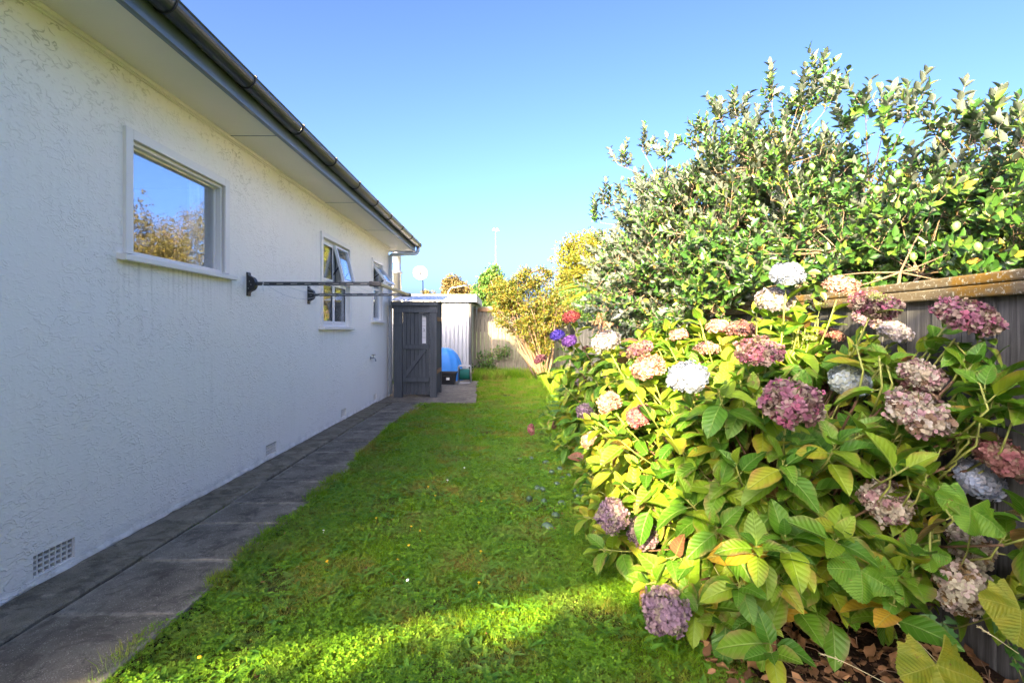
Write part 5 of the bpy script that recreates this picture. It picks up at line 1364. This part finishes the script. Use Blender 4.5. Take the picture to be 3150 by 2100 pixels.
for n,y0,y1,hh,ww in ((150000,1.55,3.4,.030,.0028),(150000,3.4,6.5,.032,.0042),(120000,6.5,10.5,.034,.0065),(80000,10.5,15.4,.042,.010)):
    P = lawn_pts(n,y0,y1); k = len(P); dm = density_mask(P); rnd = rng.random(k)
    bare = np.sin(P[:,0]*4.3+P[:,1]*2.1+1)*np.sin(P[:,1]*3.7-P[:,0]*2.9)*np.sin(P[:,0]*9+P[:,1]*7)
    keep = (rnd < np.clip(.78+.35*dm,.30,1)) & ~((bare > .42) & (rng.random(k) < .8)); P = P[keep]; k = len(P)
    D = np.stack([rng.normal(0,.55,k),rng.normal(0,.55,k),np.full(k,.9)],1); U = rng.normal(0,1,(k,3)); U[:,2] = .1
    tuft = 1+.5*np.clip(np.sin(P[:,0]*11)*np.sin(P[:,1]*9+2),0,1)
    edgeb = 1+.9*np.exp(-((P[:,0]+1.6)/.07)**2)+ .8*np.clip(P[:,1]-13.4,0,1.5)*(P[:,0]>-.6)
    H = hh*rng.uniform(.5,1.35,k)*tuft*edgeb; S = np.stack([np.full(k,ww)*rng.uniform(.7,1.3,k),H,H],1)
    v,f = scatter(TT,TTF,P,D,U,S); Vs.append(v);Fs.append(f+bs);bs+=len(v)
props(link('grass', np_mesh('grass', np.concatenate(Vs), np.concatenate(Fs), M['grass'])),'short mown green grass of the lawn','grass',None,'stuff')
# clover: three round leaflets lying nearly flat
q = []
for k in range(3):
    a = 2*math.pi*k/3; c,s = math.cos(a),math.sin(a)
    for (x,y,z) in ((0,.08,0),(-.42,.55,.12),(-.25,.98,.10),(.25,.98,.10),(.42,.55,.12)): q.append((x*c-y*s,x*s+y*c,z))
CV = np.array(q); CF = []
for k in range(3): b_ = 5*k; CF += [(b_,b_+4,b_+3,b_+2),(b_,b_+2,b_+1,b_+1)]
CF = np.array([(5*k,5*k+4,5*k+3,5*k+2) for k in range(3)]+[(5*k,5*k+2,5*k+1,5*k+1) for k in range(3)])
CF3 = np.array([t for k in range(3) for t in ((5*k,5*k+4,5*k+3),(5*k,5*k+3,5*k+2),(5*k,5*k+2,5*k+1))])
Vs=[];Fs=[];bs=0
for n,y0,y1,ss in ((46000,1.6,3.6,.0105),(34000,3.6,6.5,.014),(12000,6.5,10,.018)):
    P = lawn_pts(n,y0,y1); dm = density_mask(P*np.array([1.3,1.2,1])+1.7); P = P[(dm > -.15)|(rng.random(len(P))<.25)]; k=len(P)
    P[:,2] += rng.uniform(.012,.036,k); a = rng.uniform(0,6.28,k); D = np.stack([np.cos(a),np.sin(a),rng.normal(0,.25,k)],1); U = np.stack([rng.normal(0,.35,k),rng.normal(0,.35,k)-.1,np.ones(k)],1)
    v,f = scatter(CV,CF3,P,D,U,ss*rng.uniform(.7,1.4,k)); Vs.append(v);Fs.append(f+bs);bs+=len(v)
props(link('clover', np_mesh('clover', np.concatenate(Vs), np.concatenate(Fs), M['clover'])),'clover leaves spread through the lawn','clover',None,'stuff')
# rosettes of broad weeds
WL = grid_leaf(2,5,.30,1,.2,.25,.02)
Vs=[];Fs=[];bs=0
C = lawn_pts(3600,1.7,8.5); C = C[density_mask(C*1.1+4)>-.25]
C = np.concatenate([C, np.array([[.05,1.95,0],[-.35,2.05,0],[-.6,2.35,0],[-.2,2.7,0],[.1,2.85,0],[-1.2,2.2,0],[-1.35,2.6,0],[-.45,3.1,0]])])
for c in C:
    k = int(rng.integers(6,13)); a = rng.uniform(0,6.28,k); P = np.tile(c,(k,1)); P[:,2]+=.012; D = np.stack([np.cos(a),np.sin(a),rng.uniform(.1,.7,k)],1)
    v,f = scatter(WL[0],WL[1],P,D,np.tile(np.array([[0,0,1.]]),(k,1))+rng.normal(0,.15,(k,3)),rng.uniform(.022,.070,k)); Vs.append(v);Fs.append(f+bs);bs+=len(v)
props(link('broad_weeds', np_mesh('broad_weeds', np.concatenate(Vs), np.concatenate(Fs), M['weed'])),'rosettes of broad leaved weeds in the lawn','weeds',None,'stuff')
# stray fallen leaves and dead bits on the lawn
P = lawn_pts(420,1.7,9.0); P[:,2]+=.022; k=len(P)
v,f = scatter(dl[0][0],dl[0][1],P,np.stack([rng.normal(0,1,k),rng.normal(0,1,k),rng.normal(0,.3,k)],1),np.stack([rng.normal(0,.5,k),rng.normal(0,.5,k),np.ones(k)],1),rng.uniform(.010,.030,k))
props(link('fallen_leaves', np_mesh('fallen_leaves', v, f, M['deadleaf'])),'small dead leaves scattered on the lawn','dead leaves',None,'stuff')
# taller rough growth at the foot of the back fence and in the joints of the path
Vs=[];Fs=[];bs=0
n=9000; P = np.stack([rng.uniform(-1.0,1.85,n), rng.uniform(13.7,15.45,n), np.zeros(n)],1); P = P[(P[:,1] > 14.0+.45*np.sin(P[:,0]*2.5+1))]; k=len(P)
H = rng.uniform(.08,.36,k); v,f = scatter(TT,TTF,P,np.stack([rng.normal(0,.5,k),rng.normal(0,.5,k),np.ones(k)],1),rng.normal(0,1,(k,3)),np.stack([np.full(k,.016),H,H],1)); Vs.append(v);Fs.append(f+bs);bs+=len(v)
n=2600; P = np.stack([rng.normal(1.15,.22,n), rng.uniform(7.6,13.5,n), np.zeros(n)],1); P=P[P[:,0]<1.86]; k=len(P); H = rng.uniform(.08,.30,k)
v,f = scatter(TT,TTF,P,np.stack([rng.normal(-.3,.5,k),rng.normal(0,.5,k),np.ones(k)],1),rng.normal(0,1,(k,3)),np.stack([np.full(k,.011),H,H],1)); Vs.append(v);Fs.append(f+bs);bs+=len(v)
n=420; yy = rng.uniform(1.9,9.5,n); P = np.stack([-2.165+rng.normal(0,.004,n), yy, np.full(n,.0)],1); P = P[np.sin(yy*3.7)+np.sin(yy*1.9)>.55]; k=len(P); H=rng.uniform(.01,.03,k)
v,f = scatter(TT,TTF,P,np.stack([rng.normal(0,.6,k),rng.normal(0,.6,k),np.ones(k)],1),rng.normal(0,1,(k,3)),np.stack([np.full(k,.004),H,H],1)); Vs.append(v);Fs.append(f+bs);bs+=len(v)
props(link('rough_grass', np_mesh('rough_grass', np.concatenate(Vs), np.concatenate(Fs), M['grass'])),'longer rough grass along fence feet and path joints','long grass',None,'stuff')
# leafy weeds climbing the back fence
wd = crown_tree('leafy_weed','thin leafy weed growing up against the back fence behind the hose reel','weed',(-.45,15.2,0),[((-.55,15.2,.45),(.45,.2,.28)),((-.1,15.25,.75),(.35,.15,.25)),((-.75,15.2,.2),(.5,.25,.2))],'conifer',60,14,.075,.13,55,'stem',12,.012,stems=3)
# small flowers in the lawn
FV = []; FF=[]
fl = MB(); fl.lathe((0,0,0),[(0,.004),(.005,.005),(.009,.002),(.008,.0),(0,-.002)],10); fl.tube([(0,0,-.03),(0,0,0)],.0015,4)
yel = flat_mat('yellow_flower',(.80,.50,.01),.6); wht = flat_mat('white_daisy',(.8,.8,.78),.6)
fy = fl.mesh('dandelion', yel); fw = fl.mesh('daisy', wht)
crop = lambda cx,cy: ((350+cx*1750/2352)*2352/3150, (1400+cy*700/941)*2352/3150)
for k,(cx,cy,typ) in enumerate([(1175,435,0),(1220,380,0),(1268,325,0),(1230,308,0),(1085,272,0),(1330,184,0),(1518,405,0),(1300,145,0),(882,438,0),(355,805,0),(1510,530,0),(1520,203,0),(868,318,1),(1380,115,1),(1215,520,1),(1450,60,1)]):
    px,py = crop(cx,cy); y = (CAMH-.03)*F_PX/(py-760); x = (px-1166)/F_PX*y
    o = link('dandelion' if typ==0 else 'daisy', fy if typ==0 else fw); o.location = (x,y,lawn_h(x,y)+.032); o.rotation_euler=(.4*math.sin(k),.3*math.cos(k*2),0)
    props(o, 'yellow flower in the sunlit strip of lawn near the path edge' if k==9 else 'yellow flower nearest to the camera in the middle of the shaded lawn' if k==0 else 'tiny yellow flower farthest back in the shaded lawn' if k==7 else 'small yellow flower standing in the shaded lawn' if typ==0 else 'tiny white daisy in the lawn','flower','small yellow lawn flowers' if typ==0 else 'tiny white lawn flowers')

# ---------------- beyond the fences
# neighbour's house behind the garage, low gable
nb = empty('neighbour_house', (-9.0,24,0), 'low neighbouring house with shallow brown gable just above the cupboard roof', 'house')
m = MB(); m.box(-16,-4.7,21.5,30,0,3.0); m.build('wall', M['cream'], nb)
m = MB(); A = [(-16.5,21,3.0),(-4.55,21,3.02),(-9.6,21,4.25)]; B = [(x,31,z) for x,_,z in A]; m.add(A+B, [(0,1,2),(3,5,4),(1,4,5,2),(0,2,5,3),(0,3,4,1)]); m.build('roof', M['red'], nb)
m = MB(); m.bar((-9.6,20.95,4.30),(-4.5,20.95,3.08),.08,.24); m.bar((-9.6,20.95,4.30),(-16.5,20.95,3.06),.08,.24); m.build('barge_board', M['cream'], nb)
# house beyond the side fence, seen through the feijoa
n2 = empty('neighbour_house', (13,17,0), 'grey roofed neighbouring house glimpsed through the feijoa at the right edge', 'house')
m = MB(); m.box(9,19,12,22,0,2.5); m.build('wall', M['cream'], n2)
m = MB(); A = [(8.6,11.6,2.5),(19.4,11.6,2.5),(19.4,22.4,2.5),(8.6,22.4,2.5)]; m.add(A+[(12,17,3.5),(16,17,3.5)], [(0,1,5,4),(1,2,5),(2,3,4,5),(3,0,4),(3,2,1,0)]); m.build('roof', M['roof'], n2)
m = MB(); 
for y in (14,18): m.box(8.97,8.99,y,y+1.6,1.0,2.1)
m.build('window', M['glass'], n2)
# antenna mast and pole
am = empty('antenna_mast', (-.62,26.6,0), 'tall thin pale pole with a small cap rising behind the pointed evergreen', 'pole')
m = MB(); m.tube([(-.62,26.6,0),(-.62,26.6,6.6)],[.035,.03],8); m.build('pole', M['steel'], am, smooth=True)
m = MB(); m.box(-.76,-.48,26.5,26.7,6.53,6.60); m.lathe((-.70,26.6,6.62),[(0,-.05),(.06,-.03),(.06,.04),(0,.06)],8); m.lathe((-.54,26.6,6.62),[(0,-.05),(.06,-.03),(.06,.04),(0,.06)],8); m.build('mast_cap', M['cream'], am)
ta = empty('tv_antenna', (-2.1,17.5,0), 'thin television antenna on a crooked arm above the garage', 'antenna')
m = MB(); m.tube(round_path([(-2.05,17.5,2.3),(-2.05,17.5,2.62),(-1.95,17.5,2.82),(-1.45,17.5,2.90)],.06),.014,6); m.build('arm', M['pipe'], ta, smooth=True)
m = MB(); m.tube([(-1.45,17.5,2.90),(-1.05,17.5,2.97)],.006,4)
for k in range(6): m.tube([(-1.4+.06*k,17.4,2.89+.011*k),(-1.4+.06*k,17.6,2.93+.011*k)],.004,4)
m.build('antenna_element', M['steel'], ta)
